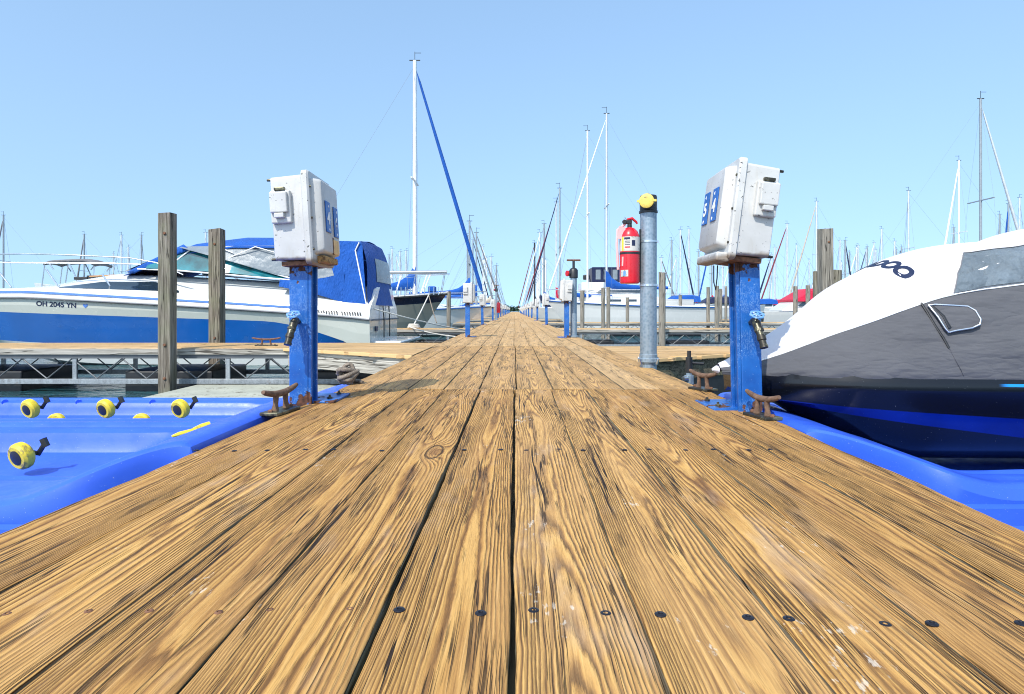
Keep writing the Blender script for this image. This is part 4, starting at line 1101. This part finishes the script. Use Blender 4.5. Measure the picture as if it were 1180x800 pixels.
# bow rail
b = MB(); rp = []
for i in range(40, 12, -2):
    u = i/nS; rp.append(Vector((X1-u*Lc, YM-max(hw(u)-.10, .02), deckz(u)+ (.62 if u < .9 else .62)*sstep(.24, .44, u)+.02)))
b.tube(rp, .014, 6); b.tube([Vector((p.x, 2*YM-p.y, p.z)) for p in rp], .014, 6); b.build('bow_rail', 'steel', cr, smooth=60)
for pxb, pyb, pxt, pyt in ((28, 332, 9, 308), (80, 330, 67, 311.5), (142, 335, 130, 317)):
    b = MB(); b.cyl(C(pxb, pyb, -1.05), C(pxt, pyt, -1.05), .014, n=6); b.build('rail_stanchion', 'steel', cr)
b = MB(); b.box(C(120, 315.5, -.35), (1.1, .05, .02), Matrix.Rotation(R(-3), 3, 'Y')); b.build('teak_rail', 'teak', cr)
for px, w_, hh in ((62, .5, .06), (75, .35, .12), (86, .12, .14)):
    b = MB(); b.box(C(px, 318.5, .1), (w_*.6, .25, hh)); b.build('deck_fitting', 'black', cr, bevel=.01)

# ================================================================== SAILBOATS
def sailboat(side, xb, Y, L, B, FB, mast_u, mast_h, label, hullm=('gel', 'gel', 'hullgrey'), stripe=None, cover='canvasblue', jib='canvasblue', jibr=.05, mastm='whitealu', wire=.012, cabin=True, detail=True, stay_u=0.0, mr=.06, boom=True, group='sailboats moored bow to a dock'):
    """bow at side*xb pointing to the boardwalk, hull running outwards"""
    t = thing('sailboat', (side*(xb+L*.5), Y, WZ), label, 'sailboat', group)
    z0 = WZ; nS = 16 if detail else 10
    def X(u): return side*(xb+u)
    rings = []
    for i in range(nS+1):
        k = i/nS; u = L*k; w = B/2*max(.02, (1-(1-min(1, k/.62))**2.0))*(1-.22*max(0, (k-.62)/.38)**2)
        zs = z0+FB*(1.0+.28*(1-k)**2); zk = z0-.35+ .35*max(0, 1-k/.18)**1.5*1.1
        lv = [(0, zk), (w*.55, z0-.08 if k > .05 else zk+.1), (w*.82, z0+.07), (w*.92, z0+FB*.55), (w*.96, zs-FB*.24), (w*1.0, zs-.10), (w*1.02, zs-.03), (w*.99, zs)]
        pts = []
        for a, z in lv:
            rk = min(1, max(0, (z-zk)/(zs-zk))); pts.append((u+(1-rk)*L*.14*max(0, 1-k/.5)**1.2, a, z))
        rings.append(pts)
    hb = MB()
    mi = [2, 2, 0, 0, 1, 1, 3]
    for s in (-1, 1):
        for j in range(7):
            hb.cur = mi[j]
            hb.loft([[Vector((X(r_[j][0]), Y+s*r_[j][1], r_[j][2])), Vector((X(r_[j+1][0]), Y+s*r_[j+1][1], r_[j+1][2]))] for r_ in rings], False, False)
    hb.cur = 0; r_ = rings[-1]; hb.add([Vector((X(q[0]), Y-q[1], q[2])) for q in r_]+[Vector((X(q[0]), Y+q[1], q[2])) for q in r_[:0:-1]], [list(range(15))])
    hb.build('hull', [hullm[0], hullm[1], hullm[2], 'gel'], t, smooth=40)
    dk = MB(); dk.loft([[Vector((X(r_[7][0]), Y+q*r_[7][1]*.985, r_[7][2]+.03*(1-q*q)-.004)) for q in (-1, -.5, 0, .5, 1)] for r_ in rings], False, False); dk.build('deck', 'gel', t, smooth=40)
    zd = z0+FB*1.08
    if cabin:
        cb = MB(); rs = []
        for k in (.28, .33, .45, .60, .66, .68):
            hgt = {.28: .03, .33: .24, .45: .36, .60: .40, .66: .38, .68: .04}[k]; w = B*.30*(1 if k > .3 else .8)
            rs.append([Vector((X(L*k), Y+a*w, zd+b_*hgt)) for a, b_ in ((-1, 0), (-.93, .75), (-.75, 1), (0, 1.1), (.75, 1), (.93, .75), (1, 0))])
        cb.loft(rs, True, True); co = cb.build('cabin', 'gel', t, smooth=35)
        wb = MB()
        for s in (-1, 1):
            wb = MB()
            for a, c in ((.36, .43), (.46, .52), (.55, .60)): wb.prism([(X(L*a), Y+s*B*.30*.965, zd+.14), (X(L*c), Y+s*B*.30*.965, zd+.14), (X(L*c), Y+s*B*.30*.945, zd+.25), (X(L*a), Y+s*B*.30*.945, zd+.25)], (0, s*.012, 0))
            wb.build('cabin_window', 'glass', co)
    xm = L*mast_u; zt = z0+FB+mast_h; zb = zd+(.38 if cabin else 0)
    b = MB(); b.tube([(X(xm), Y, zd), (X(xm), Y, zt)], [mr, mr*.85], 10); mo = b.build('mast', mastm, t, smooth=60)
    b = MB(); b.box((X(xm), Y, zt+.01), (mr*5, .04, .03)); b.cyl((X(xm)-.0, Y, zt), (X(xm), Y, zt+.35), .008+wire*.3, n=5); b.cyl((X(xm), Y, zt+.3), (X(xm)-side*.25, Y, zt+.3), .008+wire*.3, n=5); b.build('masthead', 'black', mo)
    b = MB(); zs_ = z0+FB+mast_h*.52; b.box((X(xm), Y, zs_), (.06+wire, B*.55, .04)); b.build('spreader', mastm, mo)
    # rigging
    ft = Vector((X(L*stay_u), Y, z0+FB*1.28+.02)); hd = Vector((X(xm), Y, zt-mast_h*.02))
    if jib:
        b = MB(); p = [ft.lerp(hd, q) for q in (0, .04, .08, .5, .93, .97, 1)]; b.tube(p, [wire, wire, jibr, jibr, jibr*.6, wire, wire], 8); b.build('furled_jib', jib, t, smooth=60)
    else:
        b = MB(); b.cyl(ft, hd, wire, n=5); b.build('forestay', 'wire', t)
    b = MB(); b.cyl(hd, (X(L*.98), Y, zd), wire*.35, n=5); b.build('backstay', 'wire', t)
    for s in (-1, 1):
        b = MB(); b.tube([hd, (X(xm), Y+s*B*.27, zs_), (X(xm+.1), Y+s*B*.46, zd)], wire*.4, 5); b.build('shroud', 'wire', t)
    if boom:
        zb_ = zb+.45; Lb = L*.38
        b = MB(); b.cyl((X(xm+mr), Y, zb_), (X(xm+Lb), Y, zb_+.02), .045, n=8); b.build('boom', mastm, t, smooth=60)
        if cover:
            b = MB(); rs = []
            for q in range(11):
                k = q/10; hh = (.85*math.exp(-k*9)+.26-.10*k); wdt = .10+.03*math.sin(k*9)
                rs.append([Vector((X(xm-.05+k*(Lb-.1)+ (.0)), Y+math.cos(R(a))*wdt, zb_-.06+hh*(.5+.5*math.sin(R(a))) + .0)) for a in range(0, 360, 45)])
            b.loft(rs); b.build('sail_cover', cover, t, smooth=60)
    if detail:
        b = MB(); zr = z0+FB*1.28; pts = [(X(.9), Y-.45, zr+.5), (X(.1), Y-.15, zr+.55), (X(-.05), Y, zr+.55), (X(.1), Y+.15, zr+.55), (X(.9), Y+.45, zr+.5)]; b.tube(pts, .014, 6)
        for p in (pts[0], pts[4], pts[1], pts[3]): b.cyl(p, (p[0]+side*.1, p[1], zr-.05), .012, n=5)
        b.build('bow_pulpit', 'steel', t, smooth=60)
        b = MB()
        for s in (-1, 1): b.tube([Vector((X(r_[6][0]), Y+s*(r_[6][1]+.01), r_[6][2]-.03)) for r_ in rings], .028, 5)
        b.build('rub_rail', 'hullblue' if 'furled' in label else 'black', t, smooth=60)
        b = MB()
        for s in (-1, 1): b.tube([(X(.9), Y+s*.45, zr+.5), (X(L*.5), Y+s*B*.46, zd+.55), (X(L*.95), Y+s*B*.38, zd+.55)], .006, 5)
        b.build('lifeline', 'steel', t)
    return t

# left: dark striped hull with a lowered mast, Y=18
sb1 = sailboat(-1, -PX(516, 18.3), 18.3, 7.5, 2.5, 1.22, .5, .5, 'sailboat with navy stripe and its mast lowered across the deck', ('khaki', 'navy', 'hullgrey'), jib=None, cover=None, boom=False, mr=.01, wire=.003, cabin=True)
for ch in list(sb1.children):
    if ch.name.split('.')[0] in ('mast', 'forestay', 'backstay', 'shroud'):
        for c2 in list(ch.children): bpy.data.objects.remove(c2)
        bpy.data.objects.remove(ch)
b = MB(); b.cyl(P(300, 316, 18.3), P(515, 313.5, 18.3), .055, n=10); b.build('lowered_mast', 'greyalu', sb1, smooth=60)
for a, c in (((497, 314), (488, 336)), ((493, 314), (485, 338)), ((452, 315), (444, 338)), ((463, 315), (456, 338))):
    b = MB(); b.cyl(P(*a, 18.3), P(*c, 18.3), .022, n=6); b.build('mast_crutch', 'whitealu', sb1, smooth=60)
b = MB(); b.box(P(498, 333.5, 18.0), (.22, .3, .17)); b.build('deck_cushion', 'canvasblue', sb1, bevel=.03)
for q in range(12): b = MB(); b.cyl(P(446+q*5.4, 331, 17.6), P(446+q*5.4, 340, 17.6), .012, n=5); b.build('guard_rail_post', 'steel', sb1)
# left: white hull with the tall blue furled jib
Y = 24.0; xb = -PX(560, Y); xm = -PX(478, Y)
sailboat(-1, xb, Y, 8.8, 2.8, .95, (xm-xb)/8.8, PZ(70, Y)-WZ-.95, 'white sailboat with tall white mast and bright blue furled jib', jibr=.075, mr=.085, wire=.012)
# generic list along the dock: (side, px of mast, top y, px of stay foot, Y, mast mat, jib, cover)
def along(side, mpx, mty, fpx, Y, label, mm='alu', jib=None, cover='canvasblue', hullm=('gel', 'gel', 'hullgrey'), L=9, FB=1.0, jr=.05, w=None, B=2.8, det=False):
    xb = abs(PX(fpx, Y)); xm = abs(PX(mpx, Y)); 
    sailboat(side, xb, Y, L, B, FB, max(.1, (xm-xb))/L, PZ(mty, Y)-WZ-FB, label, hullm, jib=jib, cover=cover, mastm=mm, wire=w or max(.010, Y*.00028), jibr=jr, mr=max(.06, Y*.0016), detail=det)
along(-1, 541, 255, 570, 33, 'white sailboat with thin grey mast behind the second left power box', 'greyalu', 'vinyl', det=True)
along(-1, 549, 268, 578, 42, 'white sailboat with slanting grey jib left of the dock', 'greyalu', 'canvasgrey')
along(-1, 572, 306, 583, 82, 'distant white sailboat closest to the left of the vanishing point', 'greyalu', None)
along(-1, 566, 296, 581, 68, 'distant white sailboat with tan sail cover left of the dock', 'alu', None, 'canvastan')
along(1, 699, 131, 629, 31, 'white sailboat with tall mast and white furled jib right of the dock', 'alu', 'signwhite', L=8.6, FB=1.22, jr=.040, det=True)
along(1, 677, 151, 641, 35.5, 'white sailboat whose white mast stands left of the tall grey one', 'whitealu', None, None, L=8.5, FB=1.3, det=True)
along(1, 645, 217, 607, 38, 'white sailboat with dark furled jib at the right of the dock', 'greyalu', 'canvasnavy', jr=.035)
along(1, 641, 233, 604, 46, 'white sailboat with red furled jib at the right of the dock', 'alu', 'darkred', 'canvasred', jr=.045)
along(1, 627, 258, 602, 55, 'white sailboat with slim grey mast beyond the red jib', 'greyalu', None)
along(1, 622, 268, 600, 63, 'white sailboat with navy cover beyond the slim grey mast', 'alu', 'signwhite', 'canvasnavy')
along(1, 616, 280, 597, 72, 'white sailboat with dark mast near the vanishing point right side', 'black', 'darkred', 'canvasnavy', jr=.05)
# farther rows along the dock, bows only
fc = [('canvasblue', 'blue'), ('canvasnavy', 'navy'), ('canvasred', 'red'), ('canvastan', 'tan')]
for i in range(9):
    Y = 90+i*9.5
    for side, nm in ((-1, 'left'), (1, 'right')):
        cvr = fc[(i+(side > 0)) % 4]
        sailboat(side, 1.6+.2*(i % 3), Y, 8, 2.7, 1.0, .38, 7.5+(i*37 % 5)*.5, 'tiny far sailboat with %s cover, %s in the far %s row' % (cvr[1], (['first']+ords)[i], nm), jib=None, cover=cvr[0], wire=.03, mr=.11, detail=False, cabin=False, group='far sailboats lining the end of the dock')
# other docks: background masts (px, top y, stay foot px or None)
bg = [
 (1130, 114, 1198, 27, 'greyalu', 'alu', 'tall grey mast sailboat behind the covered watercraft at far right', 1),
 (1105, 185, 1077, 42, 'whitealu', 'signwhite', 'white mast sailboat with thick white jib left of the tallest right mast', 0),
 (1047, 220, 1038, 52, 'alu', None, 'white mast sailboat behind the middle of the watercraft cover', 0),
 (1016, 264, 1006, 70, 'alu', None, 'slender mast sailboat behind the lettering of the cover', 0),
 (1031, 278, 1022, 78, 'alu', None, 'short slender mast sailboat right of the cover lettering', 0),
 (1162, 235, 1152, 55, 'greyalu', 'canvasblue', 'grey mast sailboat with blue jib at the right picture edge', 0),
 (1152, 247, 1144, 61, 'greyalu', None, 'short grey mast sailboat left of the right edge', 0),
 (1175, 228, 1190, 60, 'alu', None, 'rightmost white mast sailboat cut by the picture edge', 0),
 (1099, 262, 1092, 75, 'greyalu', None, 'small dark mast sailboat just before the thick white jib', 0),
 (941, 232, 906, 58, 'alu', 'canvastan', 'sailboat with tan jib beside the thick right piling', 0),
 (907, 258, 874, 66, 'alu', 'darkred', 'sailboat with dark red jib right of the right utility post', 0),
 (968, 277, 957, 78, 'alu', None, 'thin white mast sailboat right of the thick piling', 0),
 (974, 277, 986, 70, 'greyalu', 'canvasnavy', 'grey mast sailboat with navy jib right of the thick piling', 0),
 (987, 285, 979, 84, 'alu', None, 'pale short mast sailboat above the watercraft nose', 0),
 (774, 277, 762, 68, 'greyalu', None, 'grey mast sailboat just right of the thick grey pipe', 0),
 (784, 265, 802, 62, 'alu', 'canvasnavy', 'sailboat with navy jib crossing behind the small pilings', 0),
 (794, 264, 775, 74, 'alu', None, 'pale mast sailboat in the middle of the right mast cluster', 0),
 (805, 290, 797, 84, 'greyalu', None, 'short mast sailboat in the right mast cluster', 0),
 (762, 297, 782, 80, 'alu', 'canvasgrey', 'short pale mast sailboat behind the grey pipe', 0),
 (820, 275, 803, 66, 'greyalu', 'canvasblue', 'sailboat with blue jib under the right power box', 0),
 (833, 262, 826, 64, 'alu', None, 'pale mast sailboat under the left corner of the right power box', 0),
 (893, 285, 885, 80, 'alu', None, 'faint pale mast sailboat close to the right utility post', 0),
 (4, 248, -16, 56, 'greyalu', 'canvasgrey', 'grey mast sailboat at the left picture edge', 0),
 (97, 270, 84, 66, 'greyalu', 'canvasgrey', 'grey mast sailboat behind the bimini boat', 0),
 (140, 271, 122, 66, 'alu', None, 'white mast sailboat left of the cruiser canopy', 0),
 (163, 271, 170, 72, 'greyalu', None, 'dark mast sailboat just left of the cruiser canopy', 0),
 (148, 285, 155, 84, 'alu', None, 'faint white mast sailboat behind the cruiser bow', 0),
 (237, 268, 230, 70, 'alu', None, 'pale mast sailboat peeking over the canopy behind the second piling', 0),
 (452, 287, 444, 74, 'alu', None, 'left of three pale masts behind the dark striped sailboat', 0),
 (461, 290, 468, 80, 'alu', None, 'middle of three pale masts behind the dark striped sailboat', 0),
 (468, 289, 474, 84, 'alu', None, 'right of three pale masts behind the dark striped sailboat', 0),
]
for i, (mpx, mty, fpx, Y, mm, jib, lab, dt) in enumerate(bg):
    # these lie at other docks, seen mostly as masts; hull runs from the stay foot past the mast
    X_m = PX(mpx, Y); X_f = PX(fpx, Y); sd = 1 if X_m > X_f else -1
    t_L = 9.0; xb = sd*X_f
    cvr = ['canvasblue', 'canvasblue', 'canvasnavy', 'canvasblue', 'canvasred'][i % 5]
    sailboat(sd, xb, Y, t_L, 2.8, 1.0, abs(X_m-X_f)/t_L, PZ(mty, Y)-WZ-1.0, lab, jib=jib, cover=cvr, mastm=mm, wire=max(.008, Y*.00030), jibr=.045+(Y*.0006), mr=max(.06, Y*.0015), detail=False)

rnd = random.Random(21)
for i in range(34):
    mpx = (rnd.uniform(735, 1010) if i % 3 else rnd.uniform(1010, 1170)) if i < 24 else rnd.choice((rnd.uniform(15, 150), rnd.uniform(430, 480), rnd.uniform(535, 560)))
    Y = rnd.uniform(85, 120); X_m = PX(mpx, Y); sd_ = 1 if X_m > 0 else -1
    mh = rnd.uniform(8.5, 11.5); L_ = 8.0
    sailboat(sd_, abs(X_m)-L_*.35, Y, L_, 2.6, 1.0, .35, mh, 'tiny hazy sailboat at the farthest docks with only its thin mast standing out', jib=rnd.choice((None, 'signwhite', 'canvasnavy', None)), cover='canvasblue', mastm=rnd.choice(('alu', 'greyalu')), wire=.03, jibr=.08, mr=.11, detail=False, cabin=False, group='tiny sailboats at the farthest docks')

# ================================================================== OTHER BOATS
def powerboat(x0, x1, Y, B, FB, label, canopy, cz, name='motorboat', bow=-1, flag=None, hullm='gel', cabin_k=(.35, .8), cabin_h=.7):
    """hull between x0 and x1, bow at x0 if bow<0"""
    t = thing(name, ((x0+x1)/2, Y, WZ), label, 'boat')
    L = x1-x0; n = 14; rings = []
    for i in range(n+1):
        k = i/n; kk = k if bow < 0 else 1-k; w = B/2*max(.03, 1-(1-min(1, kk/.5))**2.2); zs = WZ+FB*(1+.3*(1-kk)**2); zk = WZ-.25
        rings.append([(x0+L*k+ (-bow)*(1-q)*L*.10*max(0, 1-kk/.4), a*w, z) for a, z, q in ((0, zk, 0), (.75, WZ+.02, .3), (.92, WZ+FB*.5, .6), (1, zs-.12, .95), (1.02, zs, 1))])
    hb = MB()
    for s in (-1, 1):
        for j in range(4):
            hb.cur = {0: 1, 1: 0, 2: 0, 3: 2}[j]; hb.loft([[Vector((r_[j][0], Y+s*r_[j][1], r_[j][2])), Vector((r_[j+1][0], Y+s*r_[j+1][1], r_[j+1][2]))] for r_ in rings], False, False)
    hb.build('hull', [hullm, 'hullgrey', 'gel'], t, smooth=40)
    d = MB(); d.loft([[Vector((r_[4][0], Y+q*r_[4][1], r_[4][2]-.01)) for q in (-1, 0, 1)] for r_ in rings], False, False); d.build('deck', 'gel', t)
    a, c = cabin_k; a, c = (a, c) if bow < 0 else (1-c, 1-a); zd = WZ+FB*1.05
    cb = MB(); cb.loft([[Vector((x0+L*k, Y+q*B*.38*w_, zd+hh)) for q, hh in ((-1, 0), (-.9, cabin_h*hk), (.9, cabin_h*hk), (1, 0))] for k, hk, w_ in ((a, .1, .8), (a+(c-a)*.25, 1, .95), (c, 1, 1))]); co = cb.build('cabin', 'gel', t, bevel=.05)
    wn = MB(); wn.prism([(x0+L*(a+(c-a)*.22), Y-B*.38*.97, zd+cabin_h*.45), (x0+L*(c-.02), Y-B*.38*.97, zd+cabin_h*.45), (x0+L*(c-.02), Y-B*.38*.93, zd+cabin_h*.85), (x0+L*(a+(c-a)*.32), Y-B*.38*.93, zd+cabin_h*.85)], (0, -.02, 0)); wn.build('cabin_window', 'glass', co)
    if canopy:
        cp = MB(); za = zd+cabin_h*.9
        cp.loft([[Vector((x0+L*k, Y+q*B*.40, za+hh*hk)) for q, hh in ((-1, 0), (-.9, .8), (-.5, 1), (.5, 1), (.9, .8), (1, 0))] for k, hk in ((a+(c-a)*.2, cz*.15), (a+(c-a)*.45, cz*.9), (c-.03, cz), (c+.06, cz*.8))]); cp.build('canopy', canopy, t, smooth=50)
    return t
t = powerboat(PX(868, 27), PX(868, 27)+6.5, 27, 2.4, .95, 'white motorboat with crimson canopy between the right post and pilings', 'canvasred', .62, bow=1, cabin_k=(.45, .85), cabin_h=.45)
t = powerboat(PX(925, 33), PX(925, 33)+7.5, 33, 2.6, 1.1, 'white motorboat with navy canopy behind the thick right piling', 'canvasnavy', .7, bow=-1, cabin_k=(.2, .7), cabin_h=.5)
# trawler with black flybridge canvas
Y = 29.5
t = powerboat(PX(648, 39), PX(648, 39)+8.0, 39, 3.0, 1.7, 'white cabin cruiser with black flybridge canvas behind the fire extinguisher', None, 0, bow=-1, cabin_k=(.12, .72), cabin_h=.75)
Y = 39
b = MB(); b.bx(PX(668, Y), PX(722, Y), Y-1.0, Y+1.0, PZ(336, Y), PZ(326, Y)); b.build('flybridge_base', 'gel', t, bevel=.08)
b = MB(); b.bx(PX(680, Y), PX(716, Y), Y-.9, Y+.9, PZ(326, Y), PZ(309, Y)); fb_ = b.build('flybridge_canvas', 'canvasnavy', t, bevel=.06)
for px in (687, 696, 706):
    b = MB(); b.bx(PX(px, Y)-.15, PX(px, Y)+.15, Y-.925, Y-.905, PZ(323, Y), PZ(312, Y)); b.build('canvas_window', 'vinyl', fb_)
b = MB(); b.box((PX(675, Y), Y-.3, PZ(320, Y)), (.4, .4, .32)); b.build('searchlight', 'black', t, bevel=.06)
# bimini boat behind the cruiser bow
Y = 22
t = powerboat(PX(40, Y), PX(135, Y)+3.5, Y, 2.0, 1.55, 'small runabout with grey bimini top behind the cruiser bow', None, 0, bow=-1, cabin_k=(.3, .55), cabin_h=.35)
bm_ = MB(); rows = []
for px, py in ((60, 302.5), (68, 299.8), (80, 299.2), (92, 298.6), (104, 298.6), (113, 300), (120.5, 304)):
    rows.append([P(px, py, Y)+Vector((0, q*.45, -.06*q*q)) for q in (-1, -.5, 0, .5, 1)])
bm_.loft(rows, False, False); o = bm_.build('bimini_top', 'canvasgrey', t, smooth=60); md = o.modifiers.new('s', 'SOLIDIFY'); md.thickness = .09
for a, c in (((62, 304), (58, 335)), ((89, 303), (84, 335)), ((118, 304), (116, 335)), ((89, 303), (104, 335)), ((66, 303), (72, 312)), ((120, 304), (114, 312))):
    for s in (-.42, .42): b = MB(); b.cyl(P(*a, Y)+Vector((0, s, 0)), P(*c, Y)+Vector((0, s, 0)), .02, n=6); b.build('bimini_pole', 'steel', t)
# extra boats filling the slips at other docks
hues = ['canvasblue', 'canvasnavy', 'canvastan', 'canvasblue', 'canvasred', 'canvasblue']
hn = ['blue', 'navy', 'tan', 'blue', 'red', 'blue']
where = ['behind the thick grey pipe', 'right of the thick grey pipe', 'among the pilings left of the right utility post', 'directly left of the right utility post', 'beyond the pilings under the right power box', 'farthest right before the covered watercraft']
for i, px in enumerate((742, 771, 800, 822, 846, 884)):
    Y = 41+i*4.3
    powerboat(PX(px, Y), PX(px, Y)+5+i*.4, Y, 2.4, 1.15, 'moored white boat with %s canvas %s' % (hn[i], where[i]), hues[i], .5, bow=-1 if i % 2 else 1, cabin_h=.4)

# ================================================================== ROPES
def rope(pts, r, label, mat='ropewhite', sag=.2):
    a, c = Vector(pts[0]), Vector(pts[1]); b = MB()
    b.tube([a.lerp(c, k/10)+Vector((0, 0, -sag*4*(k/10)*(1-k/10))) for k in range(11)], r, 6); o = b.build('mooring_rope', mat, None, smooth=60)
    return tag(o, label, 'rope', 'mooring ropes')
rope([(-2.62, 11.3, PZ(356, 11.3)), (-1.2, 14.9, -.02)], .014, 'white rope from the cruiser stern to the boardwalk', sag=.03)
rope([P(494, 340, 18.0), P(476, 376, 15.6)], .018, 'pale rope from the dark striped bow down to a finger dock', sag=.02)
rope([P(494, 340, 18.0), P(503, 372, 16.0)], .014, 'tan rope hanging below the dark striped bow', 'rope', .02)
rope([P(472, 377, 15.5), P(535, 389, 10.9)], .014, 'pale rope running low from finger dock to second left post', 'ropewhite', .04)
t = thing('rope_coil', (PX(476, 15.5), 15.5, 0), 'white rope coil lying on the second left finger dock', 'rope')
b = MB(); b.tube([Vector((PX(476, 15.5)+math.cos(k*.7)*(.16-.001*k), 15.6+math.sin(k*.7)*.13, .02+.0022*k)) for k in range(44)], .016, 6); b.build('coil', 'ropewhite', t, smooth=60)

# ================================================================== FAR SHORE
random.seed(5)
b = MB(); b.bx(-900, 900, 900, 940, WZ-1, WZ+1.2); tag(b.build('far_shore', 'leaf'), 'low dark far shore on the horizon', 'shore', kind='structure')
b = MB()
for k in range(700):
    x = random.uniform(-850, 850); r_ = random.uniform(3, 7)*(.6+.5*mnoise.noise(Vector((x*.01, 0, 0)))); zc = WZ+1+r_*.5
    b.lathe((x, 905+random.uniform(-8, 8), zc-r_*.7), [(r_*.5, 0), (r_, r_*.4), (r_*.8, r_), (r_*.3, r_*1.35), (0, r_*1.4)], n=7)
tag(b.build('far_woods', 'leaf'), 'low far wooded shoreline reading as one dark strip', 'woods', kind='stuff')
for i, (px, hgt) in enumerate(((583.5, 2.0), (588, 1.5), (592, 1.3), (597.5, 1.8))):
    Y = 225+i*4; x = PX(px, Y); t = thing('shore_tree', (x, Y, WZ), ['leftmost', 'second', 'third', 'rightmost'][i]+' small dark tree where the boardwalk vanishes', 'tree', 'trees at the end of the boardwalk')
    b = MB(); b.tube([(x, Y, WZ), (x+.1, Y, WZ+1.2)], [.15, .1], 6); b.build('trunk', 'pile', t)
    b = MB()
    for q in range(140):
        v = Vector((random.gauss(0, .7), random.gauss(0, .7), random.gauss(0, .45)))*hgt*.5; c = Vector((x, Y, WZ+1+hgt*.55))+v
        a1 = Vector((random.uniform(-1, 1), random.uniform(-1, 1), random.uniform(-1, 1))).normalized()*.28; a2 = a1.orthogonal().normalized()*.22
        b.add([c-a1, c+a2, c+a1, c-a2], [(0, 1, 2, 3)])
    b.build('crown', 'leaf', t, flip=False)
t = thing('landing_ramp', (0, 219, WZ), 'low landing where the boardwalk ends at the horizon', 'landing'); b = MB(); b.bx(-14, 14, 216, 223, WZ-.5, -.15); b.build('landing_slab', 'concrete', t)

# ================================================================== CAMERA, LIGHT, WORLD
cam = bpy.data.cameras.new('camera'); co = bpy.data.objects.new('camera', cam); col.objects.link(co); scene.camera = co
co.location = (0, 0, CH); co.rotation_euler = (R(90), 0, 0)
cam.sensor_width = 36; cam.lens = 36*F/1180; cam.shift_x = -3/1180; cam.shift_y = -42/1180; cam.clip_start = .05; cam.clip_end = 6000
sd = Vector((-.41, -.75, 1.0)).normalized()
sun = bpy.data.lights.new('sun', 'SUN'); sun.energy = 2.75; sun.angle = R(.53); sun.color = (1, .95, .87)
so = bpy.data.objects.new('sun', sun); col.objects.link(so); so.rotation_euler = sd.to_track_quat('Z', 'Y').to_euler(); so.location = (-5, -9, 12)
w = bpy.data.worlds.new('World'); scene.world = w; w.use_nodes = True; nt = w.node_tree
sky = nt.nodes.new('ShaderNodeTexSky'); sky.sky_type = 'NISHITA'; sky.sun_disc = False
sky.sun_elevation = math.asin(sd.z); sky.sun_rotation = math.atan2(sd.x, sd.y)
sky.air_density = 1.0; sky.dust_density = 1.1; sky.ozone_density = 1.5; sky.altitude = 0
bg_ = nt.nodes['Background']; bg_.inputs[1].default_value = .15
tc = nt.nodes.new('ShaderNodeTexCoord'); sp_ = nt.nodes.new('ShaderNodeSeparateXYZ'); nt.links.new(tc.outputs['Generated'], sp_.inputs[0])
mr_ = nt.nodes.new('ShaderNodeMapRange'); mr_.inputs[1].default_value = 0; mr_.inputs[2].default_value = 1; mr_.inputs[3].default_value = .225; mr_.inputs[4].default_value = .66; nt.links.new(sp_.outputs[2], mr_.inputs[0])
cb_ = nt.nodes.new('ShaderNodeCombineXYZ'); nt.links.new(sp_.outputs[0], cb_.inputs[0]); nt.links.new(sp_.outputs[1], cb_.inputs[1]); nt.links.new(mr_.outputs[0], cb_.inputs[2])
nt.links.new(cb_.outputs[0], sky.inputs[0])
mx_ = nt.nodes.new('ShaderNodeMix'); mx_.data_type = 'RGBA'; mx_.blend_type = 'MULTIPLY'; mx_.inputs[0].default_value = 1; nt.links.new(sky.outputs[0], mx_.inputs[6]); mx_.inputs[7].default_value = (1.05, 1.085, 1.02, 1)
nt.links.new(mx_.outputs[2], bg_.inputs[0])
vs = scene.view_settings; vs.view_transform = 'Standard'; vs.look = 'None'; vs.exposure = .82; vs.gamma = 1
scene.render.engine = 'CYCLES'
scene.cycles.pixel_filter_type = 'BLACKMAN_HARRIS'; scene.cycles.filter_width = 1.05
